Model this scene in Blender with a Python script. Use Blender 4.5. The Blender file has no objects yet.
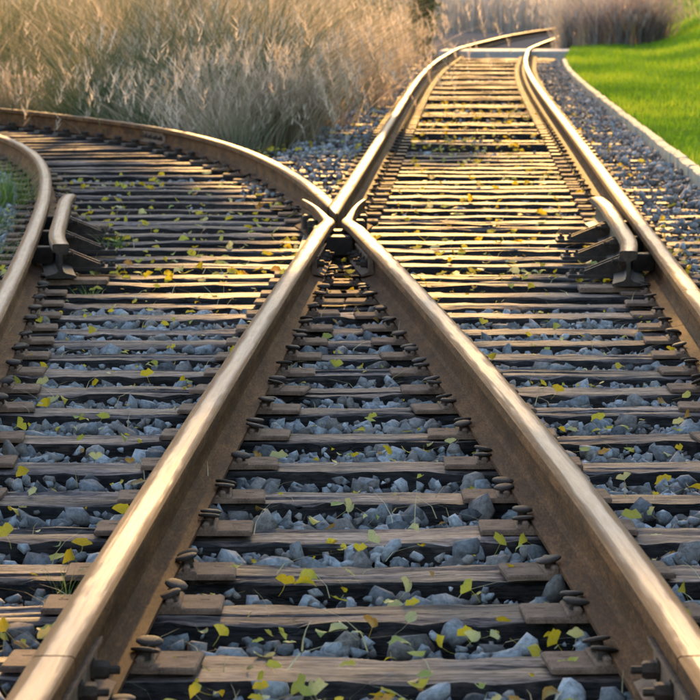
import bpy, bmesh, math, random
import numpy as np
from mathutils import Vector, Matrix

SC = bpy.context.scene
COL = SC.collection
RNG = np.random.default_rng(11)
random.seed(11)

# ------------------------------------------------------------------ camera
RAIL_TOP = 0.17                      # sleeper tops lie at z = 0
CAM_Z = RAIL_TOP + 1.069
cam_d = bpy.data.cameras.new('camera'); cam = bpy.data.objects.new('camera', cam_d); COL.objects.link(cam)
cam.location = (0, 0, CAM_Z)
cam.rotation_euler = (math.radians(90 - 5.95), 0, 0)
cam_d.sensor_width = 36; cam_d.lens = 36 * 3387 / 700
cam_d.clip_start = 0.1; cam_d.clip_end = 3000
cam_d.dof.use_dof = True; cam_d.dof.focus_distance = 9.5; cam_d.dof.aperture_fstop = 18.0
SC.camera = cam

# ------------------------------------------------------------------ light
SUN_EL, SUN_AZ = 14.0, 0.8           # degrees; azimuth clockwise from straight ahead (+Y)
W = bpy.data.worlds.new('World'); SC.world = W; W.use_nodes = True
wn = W.node_tree.nodes; wn.clear()
sky = wn.new('ShaderNodeTexSky'); sky.sky_type = 'NISHITA'; sky.sun_disc = False
sky.sun_elevation = math.radians(SUN_EL); sky.sun_rotation = math.radians(SUN_AZ)
sky.air_density = 1.0; sky.dust_density = 0.6; sky.ozone_density = 1.0
bg = wn.new('ShaderNodeBackground'); bg.inputs['Strength'].default_value = 0.15
wo = wn.new('ShaderNodeOutputWorld')
W.node_tree.links.new(sky.outputs[0], bg.inputs[0]); W.node_tree.links.new(bg.outputs[0], wo.inputs[0])
sun_d = bpy.data.lights.new('sun', 'SUN'); sun = bpy.data.objects.new('sun', sun_d); COL.objects.link(sun)
sun_d.energy = 2.8; sun_d.angle = math.radians(0.6); sun_d.color = (1.0, 0.56, 0.17)
_e, _a = math.radians(SUN_EL), math.radians(SUN_AZ)
to_sun = Vector((math.sin(_a) * math.cos(_e), math.cos(_a) * math.cos(_e), math.sin(_e)))
sun.rotation_euler = to_sun.to_track_quat('Z', 'Y').to_euler()
sun.location = to_sun * 50
SC.view_settings.view_transform = 'Standard'; SC.view_settings.look = 'None'
SC.view_settings.gamma = 1.0; SC.view_settings.exposure = 1.92
SC.view_settings.use_curve_mapping = False
SC.render.engine = 'CYCLES'

# ------------------------------------------------------------------ materials
def new_mat(name):
    m = bpy.data.materials.new(name); m.use_nodes = True
    m.node_tree.nodes.clear()
    return m, m.node_tree.nodes, m.node_tree.links
def N(nodes, t, **kw):
    n = nodes.new(t)
    for k, v in kw.items():
        if k in n.inputs: n.inputs[k].default_value = v
        else: setattr(n, k, v)
    return n
def ramp(nodes, stops):
    r = nodes.new('ShaderNodeValToRGB')
    e = r.color_ramp.elements
    while len(e) < len(stops): e.new(0.5)
    for el, (p, c) in zip(e, stops):
        el.position = p; el.color = (*c, 1)
    return r
def coords(nodes, links, scale, kind='Object', rnd=True):
    tc = nodes.new('ShaderNodeTexCoord'); mp = nodes.new('ShaderNodeMapping')
    mp.inputs['Scale'].default_value = scale
    links.new(tc.outputs[kind], mp.inputs['Vector'])
    if rnd:
        oi = nodes.new('ShaderNodeObjectInfo'); mul = N(nodes, 'ShaderNodeMath', operation='MULTIPLY')
        mul.inputs[1].default_value = 40.0
        links.new(oi.outputs['Random'], mul.inputs[0]); links.new(mul.outputs[0], mp.inputs['Location'])
    return mp

def wood_mat(name, c1, spec):
    m, n, l = new_mat(name)
    mp = coords(n, l, (1.6, 26, 26)); mp2 = coords(n, l, (0.7, 5, 5)); mp3 = coords(n, l, (5, 130, 130))
    g = N(n, 'ShaderNodeTexNoise', Scale=1.0, Detail=8.0, Roughness=0.65, Distortion=0.6); l.new(mp.outputs[0], g.inputs['Vector'])
    b = N(n, 'ShaderNodeTexNoise', Scale=1.5, Detail=5.0, Roughness=0.6); l.new(mp2.outputs[0], b.inputs['Vector'])
    fn = N(n, 'ShaderNodeTexNoise', Scale=1.0, Detail=4.0, Roughness=0.7); l.new(mp3.outputs[0], fn.inputs['Vector'])
    r1 = ramp(n, c1)
    mx = N(n, 'ShaderNodeMix', data_type='FLOAT'); mx.inputs[0].default_value = 0.4
    l.new(g.outputs[0], mx.inputs[2]); l.new(fn.outputs[0], mx.inputs[3]); l.new(mx.outputs[0], r1.inputs[0])
    r2 = ramp(n, [(0.3, (0.45, 0.42, 0.42)), (0.7, (1.1, 1.05, 1.0))]); l.new(b.outputs[0], r2.inputs[0])
    oi = n.new('ShaderNodeObjectInfo')
    r3 = ramp(n, [(0.0, (0.66, 0.64, 0.66)), (0.35, (1.15, 1.1, 1.08)), (0.65, (0.9, 0.84, 0.8)), (1.0, (1.18, 1.02, 0.92))]); l.new(oi.outputs['Random'], r3.inputs[0])
    mm = N(n, 'ShaderNodeMix', data_type='RGBA', blend_type='MULTIPLY'); mm.inputs[0].default_value = 1.0
    l.new(r1.outputs[0], mm.inputs[6]); l.new(r2.outputs[0], mm.inputs[7])
    mq = N(n, 'ShaderNodeMix', data_type='RGBA', blend_type='MULTIPLY'); mq.inputs[0].default_value = 1.0
    l.new(mm.outputs[2], mq.inputs[6]); l.new(r3.outputs[0], mq.inputs[7])
    mp4 = coords(n, l, (3.2, 34, 34)); ck = N(n, 'ShaderNodeTexNoise', Scale=1.0, Detail=3.0, Roughness=0.55, Distortion=0.35); l.new(mp4.outputs[0], ck.inputs['Vector'])
    dv = N(n, 'ShaderNodeMath', operation='SUBTRACT'); dv.inputs[1].default_value = 0.5; l.new(ck.outputs[0], dv.inputs[0])
    da = N(n, 'ShaderNodeMath', operation='ABSOLUTE'); l.new(dv.outputs[0], da.inputs[0])
    cr = N(n, 'ShaderNodeMapRange'); cr.inputs[1].default_value = 0.004; cr.inputs[2].default_value = 0.03; l.new(da.outputs[0], cr.inputs[0])
    gate = N(n, 'ShaderNodeMapRange'); gate.inputs[1].default_value = 0.42; gate.inputs[2].default_value = 0.52; l.new(b.outputs[0], gate.inputs[0])
    ca = N(n, 'ShaderNodeMath', operation='MAXIMUM'); l.new(cr.outputs[0], ca.inputs[0]); l.new(gate.outputs[0], ca.inputs[1])
    mp5 = coords(n, l, (30, 75, 75)); sk = N(n, 'ShaderNodeTexNoise', Scale=1.0, Detail=3.0, Roughness=0.6); l.new(mp5.outputs[0], sk.inputs['Vector'])
    r5 = ramp(n, [(0.38, (0.25, 0.23, 0.22)), (0.48, (1.0, 1.0, 1.0)), (0.62, (1.5, 1.5, 1.5))]); l.new(sk.outputs[0], r5.inputs[0])
    m5 = N(n, 'ShaderNodeMix', data_type='RGBA', blend_type='MULTIPLY'); m5.inputs[0].default_value = 0.8; l.new(mq.outputs[2], m5.inputs[6]); l.new(r5.outputs[0], m5.inputs[7])
    m6 = N(n, 'ShaderNodeMix', data_type='RGBA'); m6.inputs[6].default_value = (0.008, 0.006, 0.005, 1); l.new(ca.outputs[0], m6.inputs[0]); l.new(m5.outputs[2], m6.inputs[7])
    hs = N(n, 'ShaderNodeMath', operation='MULTIPLY'); l.new(ca.outputs[0], hs.inputs[0]); l.new(mx.outputs[0], hs.inputs[1])
    bp = N(n, 'ShaderNodeBump', Strength=1.0, Distance=0.014); l.new(hs.outputs[0], bp.inputs['Height'])
    p = N(n, 'ShaderNodeBsdfPrincipled', Roughness=0.66); l.new(m6.outputs[2], p.inputs['Base Color']); l.new(bp.outputs[0], p.inputs['Normal'])
    p.inputs['Specular IOR Level'].default_value = spec
    o = n.new('ShaderNodeOutputMaterial'); l.new(p.outputs[0], o.inputs[0]); return m
def rust_mat(name, dark, mid, light, rough=0.75, spec=0.2, metal=0.0, scale=14, bump=0.35, along=1.0):
    m, n, l = new_mat(name)
    mp = coords(n, l, (1, along, 1)); 
    a = N(n, 'ShaderNodeTexNoise', Scale=scale, Detail=8.0, Roughness=0.7); l.new(mp.outputs[0], a.inputs['Vector'])
    b = N(n, 'ShaderNodeTexNoise', Scale=scale * 12, Detail=4.0, Roughness=0.7); l.new(mp.outputs[0], b.inputs['Vector'])
    mx = N(n, 'ShaderNodeMix', data_type='FLOAT'); mx.inputs[0].default_value = 0.45
    l.new(a.outputs[0], mx.inputs[2]); l.new(b.outputs[0], mx.inputs[3])
    r = ramp(n, [(0.36, dark), (0.5, mid), (0.68, light)]); l.new(mx.outputs[0], r.inputs[0])
    bp = N(n, 'ShaderNodeBump', Strength=bump, Distance=0.004); l.new(mx.outputs[0], bp.inputs['Height'])
    p = N(n, 'ShaderNodeBsdfPrincipled', Roughness=rough, Metallic=metal); p.inputs['Specular IOR Level'].default_value = spec
    l.new(r.outputs[0], p.inputs['Base Color']); l.new(bp.outputs[0], p.inputs['Normal'])
    o = n.new('ShaderNodeOutputMaterial'); l.new(p.outputs[0], o.inputs[0]); return m
def head_mat():
    # worn running surface: steel browned by rust, streaked along the rail (attribute "along" = metres along, "across" = metres across)
    m, n, l = new_mat('worn_rail_head')
    at = n.new('ShaderNodeAttribute'); at.attribute_name = 'rail_uv'
    mp = n.new('ShaderNodeMapping'); mp.inputs['Scale'].default_value = (0.8, 110, 1); l.new(at.outputs['Vector'], mp.inputs['Vector'])
    st = N(n, 'ShaderNodeTexNoise', Scale=1.0, Detail=5.0, Roughness=0.6); l.new(mp.outputs[0], st.inputs['Vector'])
    mp2 = n.new('ShaderNodeMapping'); mp2.inputs['Scale'].default_value = (4, 34, 1); l.new(at.outputs['Vector'], mp2.inputs['Vector'])
    bl = N(n, 'ShaderNodeTexNoise', Scale=1.0, Detail=6.0, Roughness=0.65); l.new(mp2.outputs[0], bl.inputs['Vector'])
    mx = N(n, 'ShaderNodeMix', data_type='FLOAT'); mx.inputs[0].default_value = 0.5
    l.new(st.outputs[0], mx.inputs[2]); l.new(bl.outputs[0], mx.inputs[3])
    r = ramp(n, [(0.36, (0.15, 0.095, 0.066)), (0.5, (0.235, 0.16, 0.118)), (0.64, (0.34, 0.25, 0.195))]); l.new(mx.outputs[0], r.inputs[0])
    rs = ramp(n, [(0.34, (0.065, 0.028, 0.011)), (0.5, (0.16, 0.070, 0.026)), (0.66, (0.28, 0.135, 0.052))]); l.new(mx.outputs[0], rs.inputs[0])
    sx = n.new('ShaderNodeSeparateXYZ'); l.new(at.outputs['Vector'], sx.inputs[0])
    of = N(n, 'ShaderNodeMath', operation='ADD'); of.inputs[1].default_value = -0.002; l.new(sx.outputs[1], of.inputs[0])
    ab = N(n, 'ShaderNodeMath', operation='ABSOLUTE'); l.new(of.outputs[0], ab.inputs[0])
    wv = N(n, 'ShaderNodeMath', operation='MULTIPLY_ADD'); wv.inputs[1].default_value = 0.075; l.new(mx.outputs[0], wv.inputs[0]); l.new(ab.outputs[0], wv.inputs[2])
    mr = N(n, 'ShaderNodeMapRange'); mr.inputs[1].default_value = 0.050; mr.inputs[2].default_value = 0.064; l.new(wv.outputs[0], mr.inputs[0])
    cm = N(n, 'ShaderNodeMix', data_type='RGBA'); l.new(mr.outputs[0], cm.inputs[0]); l.new(r.outputs[0], cm.inputs[6]); l.new(rs.outputs[0], cm.inputs[7])
    ro = N(n, 'ShaderNodeMapRange'); ro.inputs[3].default_value = 0.56; ro.inputs[4].default_value = 0.85; l.new(mr.outputs[0], ro.inputs[0])
    me_ = N(n, 'ShaderNodeMapRange'); me_.inputs[3].default_value = 0.1; me_.inputs[4].default_value = 0.0; l.new(mr.outputs[0], me_.inputs[0])
    bp = N(n, 'ShaderNodeBump', Strength=0.5, Distance=0.003); l.new(mx.outputs[0], bp.inputs['Height'])
    p = N(n, 'ShaderNodeBsdfPrincipled'); p.inputs['Specular IOR Level'].default_value = 0.14
    l.new(cm.outputs[2], p.inputs['Base Color']); l.new(ro.outputs[0], p.inputs['Roughness']); l.new(me_.outputs[0], p.inputs['Metallic']); l.new(bp.outputs[0], p.inputs['Normal'])
    o = n.new('ShaderNodeOutputMaterial'); l.new(p.outputs[0], o.inputs[0]); return m
def stone_mat():
    m, n, l = new_mat('crushed_stone')
    at = n.new('ShaderNodeAttribute'); at.attribute_name = 'tint'
    oi = n.new('ShaderNodeObjectInfo'); ad = N(n, 'ShaderNodeMath', operation='ADD'); l.new(at.outputs['Fac'], ad.inputs[0]); l.new(oi.outputs['Random'], ad.inputs[1])
    fr = N(n, 'ShaderNodeMath', operation='FRACT'); l.new(ad.outputs[0], fr.inputs[0])
    r = ramp(n, [(0.0, (0.085, 0.08, 0.078)), (0.25, (0.24, 0.235, 0.235)), (0.5, (0.40, 0.39, 0.385)), (0.62, (0.17, 0.14, 0.12)), (0.8, (0.33, 0.275, 0.235)), (0.9, (0.52, 0.51, 0.51)), (1.0, (0.17, 0.14, 0.12))]); l.new(fr.outputs[0], r.inputs[0])
    tc = n.new('ShaderNodeNewGeometry')
    a = N(n, 'ShaderNodeTexNoise', Scale=70.0, Detail=8.0, Roughness=0.75); l.new(tc.outputs['Position'], a.inputs['Vector'])
    r2 = ramp(n, [(0.32, (0.42, 0.39, 0.36)), (0.5, (0.95, 0.94, 0.93)), (0.68, (1.4, 1.4, 1.4))]); l.new(a.outputs[0], r2.inputs[0])
    mm = N(n, 'ShaderNodeMix', data_type='RGBA', blend_type='MULTIPLY'); mm.inputs[0].default_value = 1.0
    l.new(r.outputs[0], mm.inputs[6]); l.new(r2.outputs[0], mm.inputs[7])
    bp = N(n, 'ShaderNodeBump', Strength=0.9, Distance=0.006); l.new(a.outputs[0], bp.inputs['Height'])
    p = N(n, 'ShaderNodeBsdfPrincipled', Roughness=0.85); l.new(mm.outputs[2], p.inputs['Base Color']); l.new(bp.outputs[0], p.inputs['Normal']); p.inputs['Specular IOR Level'].default_value = 0.2
    o = n.new('ShaderNodeOutputMaterial'); l.new(p.outputs[0], o.inputs[0]); return m
def noise_mat(name, stops, scale, rough=0.9, bump=0.5, dist=0.02, stretch=(1, 1, 1), spec=0.3):
    m, n, l = new_mat(name)
    mp = coords(n, l, stretch, rnd=False)
    a = N(n, 'ShaderNodeTexNoise', Scale=scale, Detail=9.0, Roughness=0.7); l.new(mp.outputs[0], a.inputs['Vector'])
    r = ramp(n, stops); l.new(a.outputs[0], r.inputs[0])
    bp = N(n, 'ShaderNodeBump', Strength=bump, Distance=dist); l.new(a.outputs[0], bp.inputs['Height'])
    p = N(n, 'ShaderNodeBsdfPrincipled', Roughness=rough); l.new(r.outputs[0], p.inputs['Base Color']); l.new(bp.outputs[0], p.inputs['Normal'])
    p.inputs['Specular IOR Level'].default_value = spec
    o = n.new('ShaderNodeOutputMaterial'); l.new(p.outputs[0], o.inputs[0]); return m
def leaf_mat(name, stops, trans=0.5, rough=0.6, use_obj=False, spot=False):
    m, n, l = new_mat(name)
    at = n.new('ShaderNodeAttribute'); at.attribute_name = 'tint'
    src = at.outputs['Fac']
    if use_obj:
        oi = n.new('ShaderNodeObjectInfo'); ad = N(n, 'ShaderNodeMath', operation='ADD'); l.new(at.outputs['Fac'], ad.inputs[0]); l.new(oi.outputs['Random'], ad.inputs[1])
        fr = N(n, 'ShaderNodeMath', operation='FRACT'); l.new(ad.outputs[0], fr.inputs[0]); src = fr.outputs[0]
    r = ramp(n, stops); l.new(src, r.inputs[0]); colr = r.outputs[0]
    if spot:
        tc = n.new('ShaderNodeTexCoord'); a = N(n, 'ShaderNodeTexNoise', Scale=45.0, Detail=4.0); l.new(tc.outputs['Object'], a.inputs['Vector'])
        r2 = ramp(n, [(0.36, (0.5, 0.38, 0.25)), (0.5, (1, 1, 1))]); l.new(a.outputs[0], r2.inputs[0])
        mm = N(n, 'ShaderNodeMix', data_type='RGBA', blend_type='MULTIPLY'); mm.inputs[0].default_value = 1.0
        l.new(colr, mm.inputs[6]); l.new(r2.outputs[0], mm.inputs[7]); colr = mm.outputs[2]
    p = N(n, 'ShaderNodeBsdfPrincipled', Roughness=rough); l.new(colr, p.inputs['Base Color']); p.inputs['Specular IOR Level'].default_value = 0.3
    t = n.new('ShaderNodeBsdfTranslucent'); l.new(colr, t.inputs['Color'])
    mx = n.new('ShaderNodeMixShader'); mx.inputs[0].default_value = trans
    l.new(p.outputs[0], mx.inputs[1]); l.new(t.outputs[0], mx.inputs[2])
    o = n.new('ShaderNodeOutputMaterial'); l.new(mx.outputs[0], o.inputs[0]); return m

M = {
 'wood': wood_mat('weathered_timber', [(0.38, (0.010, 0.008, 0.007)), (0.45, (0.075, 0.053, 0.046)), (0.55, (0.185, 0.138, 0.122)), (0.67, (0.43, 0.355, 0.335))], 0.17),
 'tar_shade': wood_mat('creosote_and_shade_timber', [(0.33, (0.008, 0.007, 0.007)), (0.5, (0.028, 0.023, 0.021)), (0.70, (0.085, 0.065, 0.055))], 0.2),  # creosote stain, with the shade of the sleeper fronts put into the colour
 'rail': rust_mat('rusty_rail_steel', (0.022, 0.010, 0.005), (0.088, 0.035, 0.013), (0.25, 0.10, 0.033), rough=0.85, spec=0.08, bump=0.6, scale=16, along=0.16),
 'head': head_mat(),
 'iron': rust_mat('dark_iron', (0.012, 0.008, 0.006), (0.038, 0.024, 0.017), (0.095, 0.052, 0.032), rough=0.7, scale=30),
 'plate': rust_mat('rusty_plate', (0.05, 0.032, 0.024), (0.17, 0.098, 0.064), (0.30, 0.18, 0.12), rough=0.85, scale=22, spec=0.1),
 'stone': stone_mat(),
 'soil': noise_mat('ballast_soil', [(0.3, (0.018, 0.015, 0.013)), (0.55, (0.06, 0.05, 0.043)), (0.75, (0.13, 0.115, 0.10))], 30.0, bump=1.0, dist=0.03),
 'ground': noise_mat('dry_ground', [(0.3, (0.05, 0.05, 0.022)), (0.55, (0.14, 0.11, 0.06)), (0.75, (0.25, 0.19, 0.11))], 3.0, bump=0.6, dist=0.05, spec=0.0),
 'lawn': noise_mat('lawn_turf', [(0.3, (0.035, 0.10, 0.008)), (0.5, (0.075, 0.18, 0.012)), (0.7, (0.14, 0.24, 0.018))], 2.2, bump=0.6, dist=0.04, spec=0.0),
 'blade': leaf_mat('lawn_blades', [(0.0, (0.06, 0.15, 0.008)), (0.5, (0.15, 0.29, 0.012)), (1.0, (0.32, 0.40, 0.025))], 0.5, 0.45),
 'dry': leaf_mat('dry_grass', [(0.0, (0.055, 0.085, 0.03)), (0.2, (0.15, 0.155, 0.075)), (0.42, (0.29, 0.235, 0.145)), (0.75, (0.52, 0.39, 0.27)), (1.0, (0.74, 0.59, 0.46))], 0.45, 0.7),
 'green': leaf_mat('green_grass', [(0.0, (0.05, 0.12, 0.02)), (0.6, (0.12, 0.22, 0.035)), (1.0, (0.30, 0.32, 0.09))], 0.45, 0.55),
 'reed': leaf_mat('far_reeds', [(0.0, (0.34, 0.30, 0.26)), (0.5, (0.50, 0.46, 0.42)), (1.0, (0.66, 0.60, 0.55))], 0.6, 0.8),
 'bush': leaf_mat('dried_bush', [(0.0, (0.16, 0.145, 0.13)), (0.35, (0.32, 0.27, 0.26)), (0.7, (0.52, 0.44, 0.42)), (1.0, (0.60, 0.42, 0.30))], 0.5, 0.8),
 'shrub': leaf_mat('shrub_leaves', [(0.0, (0.015, 0.04, 0.012)), (0.6, (0.045, 0.09, 0.022)), (1.0, (0.11, 0.14, 0.04))], 0.4, 0.6),
 'bark': noise_mat('shrub_bark', [(0.3, (0.03, 0.025, 0.02)), (0.7, (0.10, 0.08, 0.06))], 30.0),
 'concrete': noise_mat('kerb_concrete', [(0.3, (0.27, 0.24, 0.19)), (0.6, (0.47, 0.42, 0.33)), (0.8, (0.58, 0.52, 0.42))], 16.0, rough=0.85, bump=0.5, dist=0.008, spec=0.1),
 'beam': noise_mat('crossing_slab_concrete', [(0.3, (0.42, 0.35, 0.30)), (0.7, (0.62, 0.53, 0.46))], 9.0, rough=0.85, bump=0.3, dist=0.01, spec=0.1),
 'asphalt': noise_mat('old_asphalt', [(0.3, (0.07, 0.07, 0.075)), (0.7, (0.16, 0.155, 0.155))], 40.0, rough=0.95, bump=0.5, dist=0.01, spec=0.0),
 'leaf': leaf_mat('ginkgo_leaf', [(0.0, (0.62, 0.42, 0.02)), (0.22, (0.70, 0.52, 0.03)), (0.42, (0.56, 0.50, 0.06)), (0.62, (0.40, 0.42, 0.09)), (0.8, (0.62, 0.56, 0.24)), (0.93, (0.42, 0.22, 0.05)), (1.0, (0.60, 0.40, 0.03))], 0.4, 0.55, spot=True),
 'straw': leaf_mat('straw', [(0.0, (0.40, 0.32, 0.14)), (1.0, (0.62, 0.54, 0.32))], 0.3, 0.7),
}

# ------------------------------------------------------------------ mesh helpers
def mesh_np(name, V, F, mats, tint=None, midx=None, smooth=None):
    """V (n,3), F list of lists or (m,k) array; mats list of materials"""
    me = bpy.data.meshes.new(name)
    V = np.asarray(V, dtype=np.float32)
    if isinstance(F, np.ndarray):
        m, k = F.shape
        me.vertices.add(len(V)); me.vertices.foreach_set('co', V.ravel())
        me.loops.add(m * k); me.loops.foreach_set('vertex_index', F.astype(np.int32).ravel())
        me.polygons.add(m); me.polygons.foreach_set('loop_start', np.arange(0, m * k, k, dtype=np.int32))
        me.update(calc_edges=True)
    else:
        me.from_pydata([tuple(map(float, v)) for v in V], [], [tuple(map(int, f)) for f in F]); me.update()
    for mt in mats: me.materials.append(mt)
    if midx is not None: me.polygons.foreach_set('material_index', np.asarray(midx, dtype=np.int32))
    if tint is not None:
        a = me.attributes.new('tint', 'FLOAT', 'POINT'); a.data.foreach_set('value', np.asarray(tint, dtype=np.float32))
    if smooth is not None:
        me.polygons.foreach_set('use_smooth', np.ones(len(me.polygons), dtype=bool))
        me.set_sharp_from_angle(angle=math.radians(smooth))
    me.update()
    return me
def obj(name, me, parent=None, loc=(0, 0, 0), rz=0.0):
    o = bpy.data.objects.new(name, me); COL.objects.link(o)
    o.location = loc; o.rotation_euler = (0, 0, rz)
    if parent is not None: o.parent = parent
    return o
def empty(name, loc=(0, 0, 0), rz=0.0):
    return obj(name, None, None, loc, rz)
def tag(o, label=None, cat=None, group=None, kind=None):
    if label: o['label'] = label
    if cat: o['category'] = cat
    if group: o['group'] = group
    if kind: o['kind'] = kind
    return o
class MB:
    def __init__(s): s.v = []; s.f = []; s.m = []
    def add(s, V, F, mi=0):
        b = len(s.v); s.v += [tuple(v) for v in V]; s.f += [tuple(i + b for i in f) for f in F]; s.m += [mi] * len(F)
    def box(s, c, d, bev=0.0, rot=None, mi=0):
        """bevelled box: octagonal section in every axis approximated by chamfering vertical and top edges"""
        hx, hy, hz = d[0] / 2, d[1] / 2, d[2] / 2; b = min(bev, hx * .6, hy * .6, hz * .9)
        if b <= 0:
            P = [(x, y, z) for z in (-hz, hz) for (x, y) in ((-hx, -hy), (hx, -hy), (hx, hy), (-hx, hy))]
            F = [(0, 3, 2, 1), (4, 5, 6, 7), (0, 1, 5, 4), (1, 2, 6, 5), (2, 3, 7, 6), (3, 0, 4, 7)]
        else:
            ring = lambda ix, z: [(-hx + ix, -hy, z), (hx - ix, -hy, z), (hx, -hy + ix, z), (hx, hy - ix, z), (hx - ix, hy, z), (-hx + ix, hy, z), (-hx, hy - ix, z), (-hx, -hy + ix, z)]
            P = ring(b, -hz) + ring(b, hz - b) + [(x * (hx - b) / hx, y * (hy - b) / hy, hz) for x, y, z in ring(b, hz)]
            F = [tuple(range(7, -1, -1)), tuple(range(16, 24))]
            for r in (0, 8):
                F += [(r + i, r + (i + 1) % 8, r + 8 + (i + 1) % 8, r + 8 + i) for i in range(8)]
        if rot is not None: P = [tuple(rot @ Vector(p)) for p in P]
        s.add([(p[0] + c[0], p[1] + c[1], p[2] + c[2]) for p in P], F, mi)
    def lathe(s, c, prof, n=10, axis='Z', sx=1.0, sy=1.0, mi=0, ph=0.0):
        P = []
        for r, z in prof:
            for k in range(n):
                a = 2 * math.pi * k / n + ph
                x, y = r * math.cos(a) * sx, r * math.sin(a) * sy
                p = (x, y, z) if axis == 'Z' else ((z, x, y) if axis == 'X' else (x, z, y))
                P.append((p[0] + c[0], p[1] + c[1], p[2] + c[2]))
        F = []
        for j in range(len(prof) - 1):
            F += [(j * n + k, j * n + (k + 1) % n, (j + 1) * n + (k + 1) % n, (j + 1) * n + k) for k in range(n)]
        F += [tuple(range(n - 1, -1, -1)), tuple((len(prof) - 1) * n + k for k in range(n))]
        s.add(P, F, mi)
    def prism(s, poly, z0, z1, mi=0):
        n = len(poly)
        P = [(x, y, z0) for x, y in poly] + [(x, y, z1) for x, y in poly]
        F = [tuple(range(n - 1, -1, -1)), tuple(range(n, 2 * n))] + [(i, (i + 1) % n, n + (i + 1) % n, n + i) for i in range(n)]
        s.add(P, F, mi)
    def mesh(s, name, mats, smooth=None):
        return mesh_np(name, np.array(s.v), s.f, mats if isinstance(mats, (list, tuple)) else [mats], midx=s.m, smooth=smooth)

# ------------------------------------------------------------------ track alignment (world metres)
A_PTS = [(0, 0.105), (4, 0.224), (8, 0.349), (12, 0.486), (16, 0.629), (20, 0.773), (24, 0.915), (28, 1.055), (32, 1.193), (36, 1.332), (40, 1.474), (44, 1.623), (48, 1.782), (52, 1.953), (56, 2.141), (60, 2.348), (64, 2.577), (68, 2.80), (72, 3.06), (76, 3.403), (80, 3.76), (84, 4.13), (88, 4.50), (92, 4.86), (96, 5.26), (100, 5.695), (104, 6.152), (108, 6.629), (112, 7.129), (116, 7.654), (120, 8.21), (130, 9.75)]
B_PTS = [(0, -0.115), (4, -0.151), (6, -0.195), (8, -0.274), (10, -0.374), (12, -0.486), (14, -0.606), (16, -0.734), (18, -0.875), (20, -1.039), (22, -1.243), (24, -1.509), (26, -1.866), (28, -2.348), (30, -3.03)]
def dense(pts, step=0.1):
    """Catmull-Rom through the points, resampled by arc length -> array (n,2) of x,y"""
    p = np.array([(x, y) for y, x in pts], float); out = []
    q = np.vstack([2 * p[0] - p[1], p, 2 * p[-1] - p[-2]])
    for i in range(1, len(q) - 2):
        t = np.linspace(0, 1, 60, endpoint=False)[:, None]
        a, b, c, d = q[i - 1], q[i], q[i + 1], q[i + 2]
        out.append(0.5 * (2 * b + (c - a) * t + (2 * a - 5 * b + 4 * c - d) * t ** 2 + (3 * b - a - 3 * c + d) * t ** 3))
    out = np.vstack(out + [p[-1:]])
    s = np.concatenate([[0], np.cumsum(np.hypot(*np.diff(out, axis=0).T))])
    k = np.arange(0, s[-1], step)
    return np.stack([np.interp(k, s, out[:, 0]), np.interp(k, s, out[:, 1])], 1)
LA = dense(A_PTS); LB = dense(B_PTS)
# the branch goes on round to the left on an even curve
_d = LB[-1] - LB[-8]; _h = math.atan2(_d[0], _d[1]); _ext = [LB[-1]]
for i in range(170):
    _h -= 0.1 / 32.0
    _ext.append(_ext[-1] + 0.1 * np.array([math.sin(_h), math.cos(_h)]))
LB = np.vstack([LB, np.array(_ext[1:])])
def smooth_line(L, k=31):
    w = np.ones(k) / k; e = np.pad(L, ((k // 2, k // 2), (0, 0)), mode='reflect', reflect_type='odd')
    return np.stack([np.convolve(e[:, i], w, 'valid') for i in (0, 1)], 1)
LA = smooth_line(LA); LB = smooth_line(LB)
def normals(L):
    t = np.gradient(L, axis=0); t /= np.linalg.norm(t, axis=1)[:, None]
    return np.stack([t[:, 1], -t[:, 0]], 1)          # to the right of travel
def offset(L, d): return L + normals(L) * d
G = 0.7525
CP, CR, CQ, CS = offset(LA, -G), offset(LA, G), offset(LB, G), offset(LB, -G)
def at_y(C, y):
    """point of curve at world y (curves run away from the camera)"""
    j = int(np.searchsorted(C[:, 1], y)); j = min(max(j, 1), len(C) - 1)
    a, b = C[j - 1], C[j]; t = (y - a[1]) / (b[1] - a[1])
    return a + (b - a) * t
def heading(C, y):
    a, b = at_y(C, y - 0.2), at_y(C, y + 0.2); d = b - a
    return math.atan2(-d[0], d[1])                   # rotation about z that turns +Y to the rail direction
def cut(C, y0, y1):
    m = (C[:, 1] > y0 + 0.02) & (C[:, 1] < y1 - 0.02)
    return np.vstack([at_y(C, y0), C[m], at_y(C, y1)])

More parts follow.
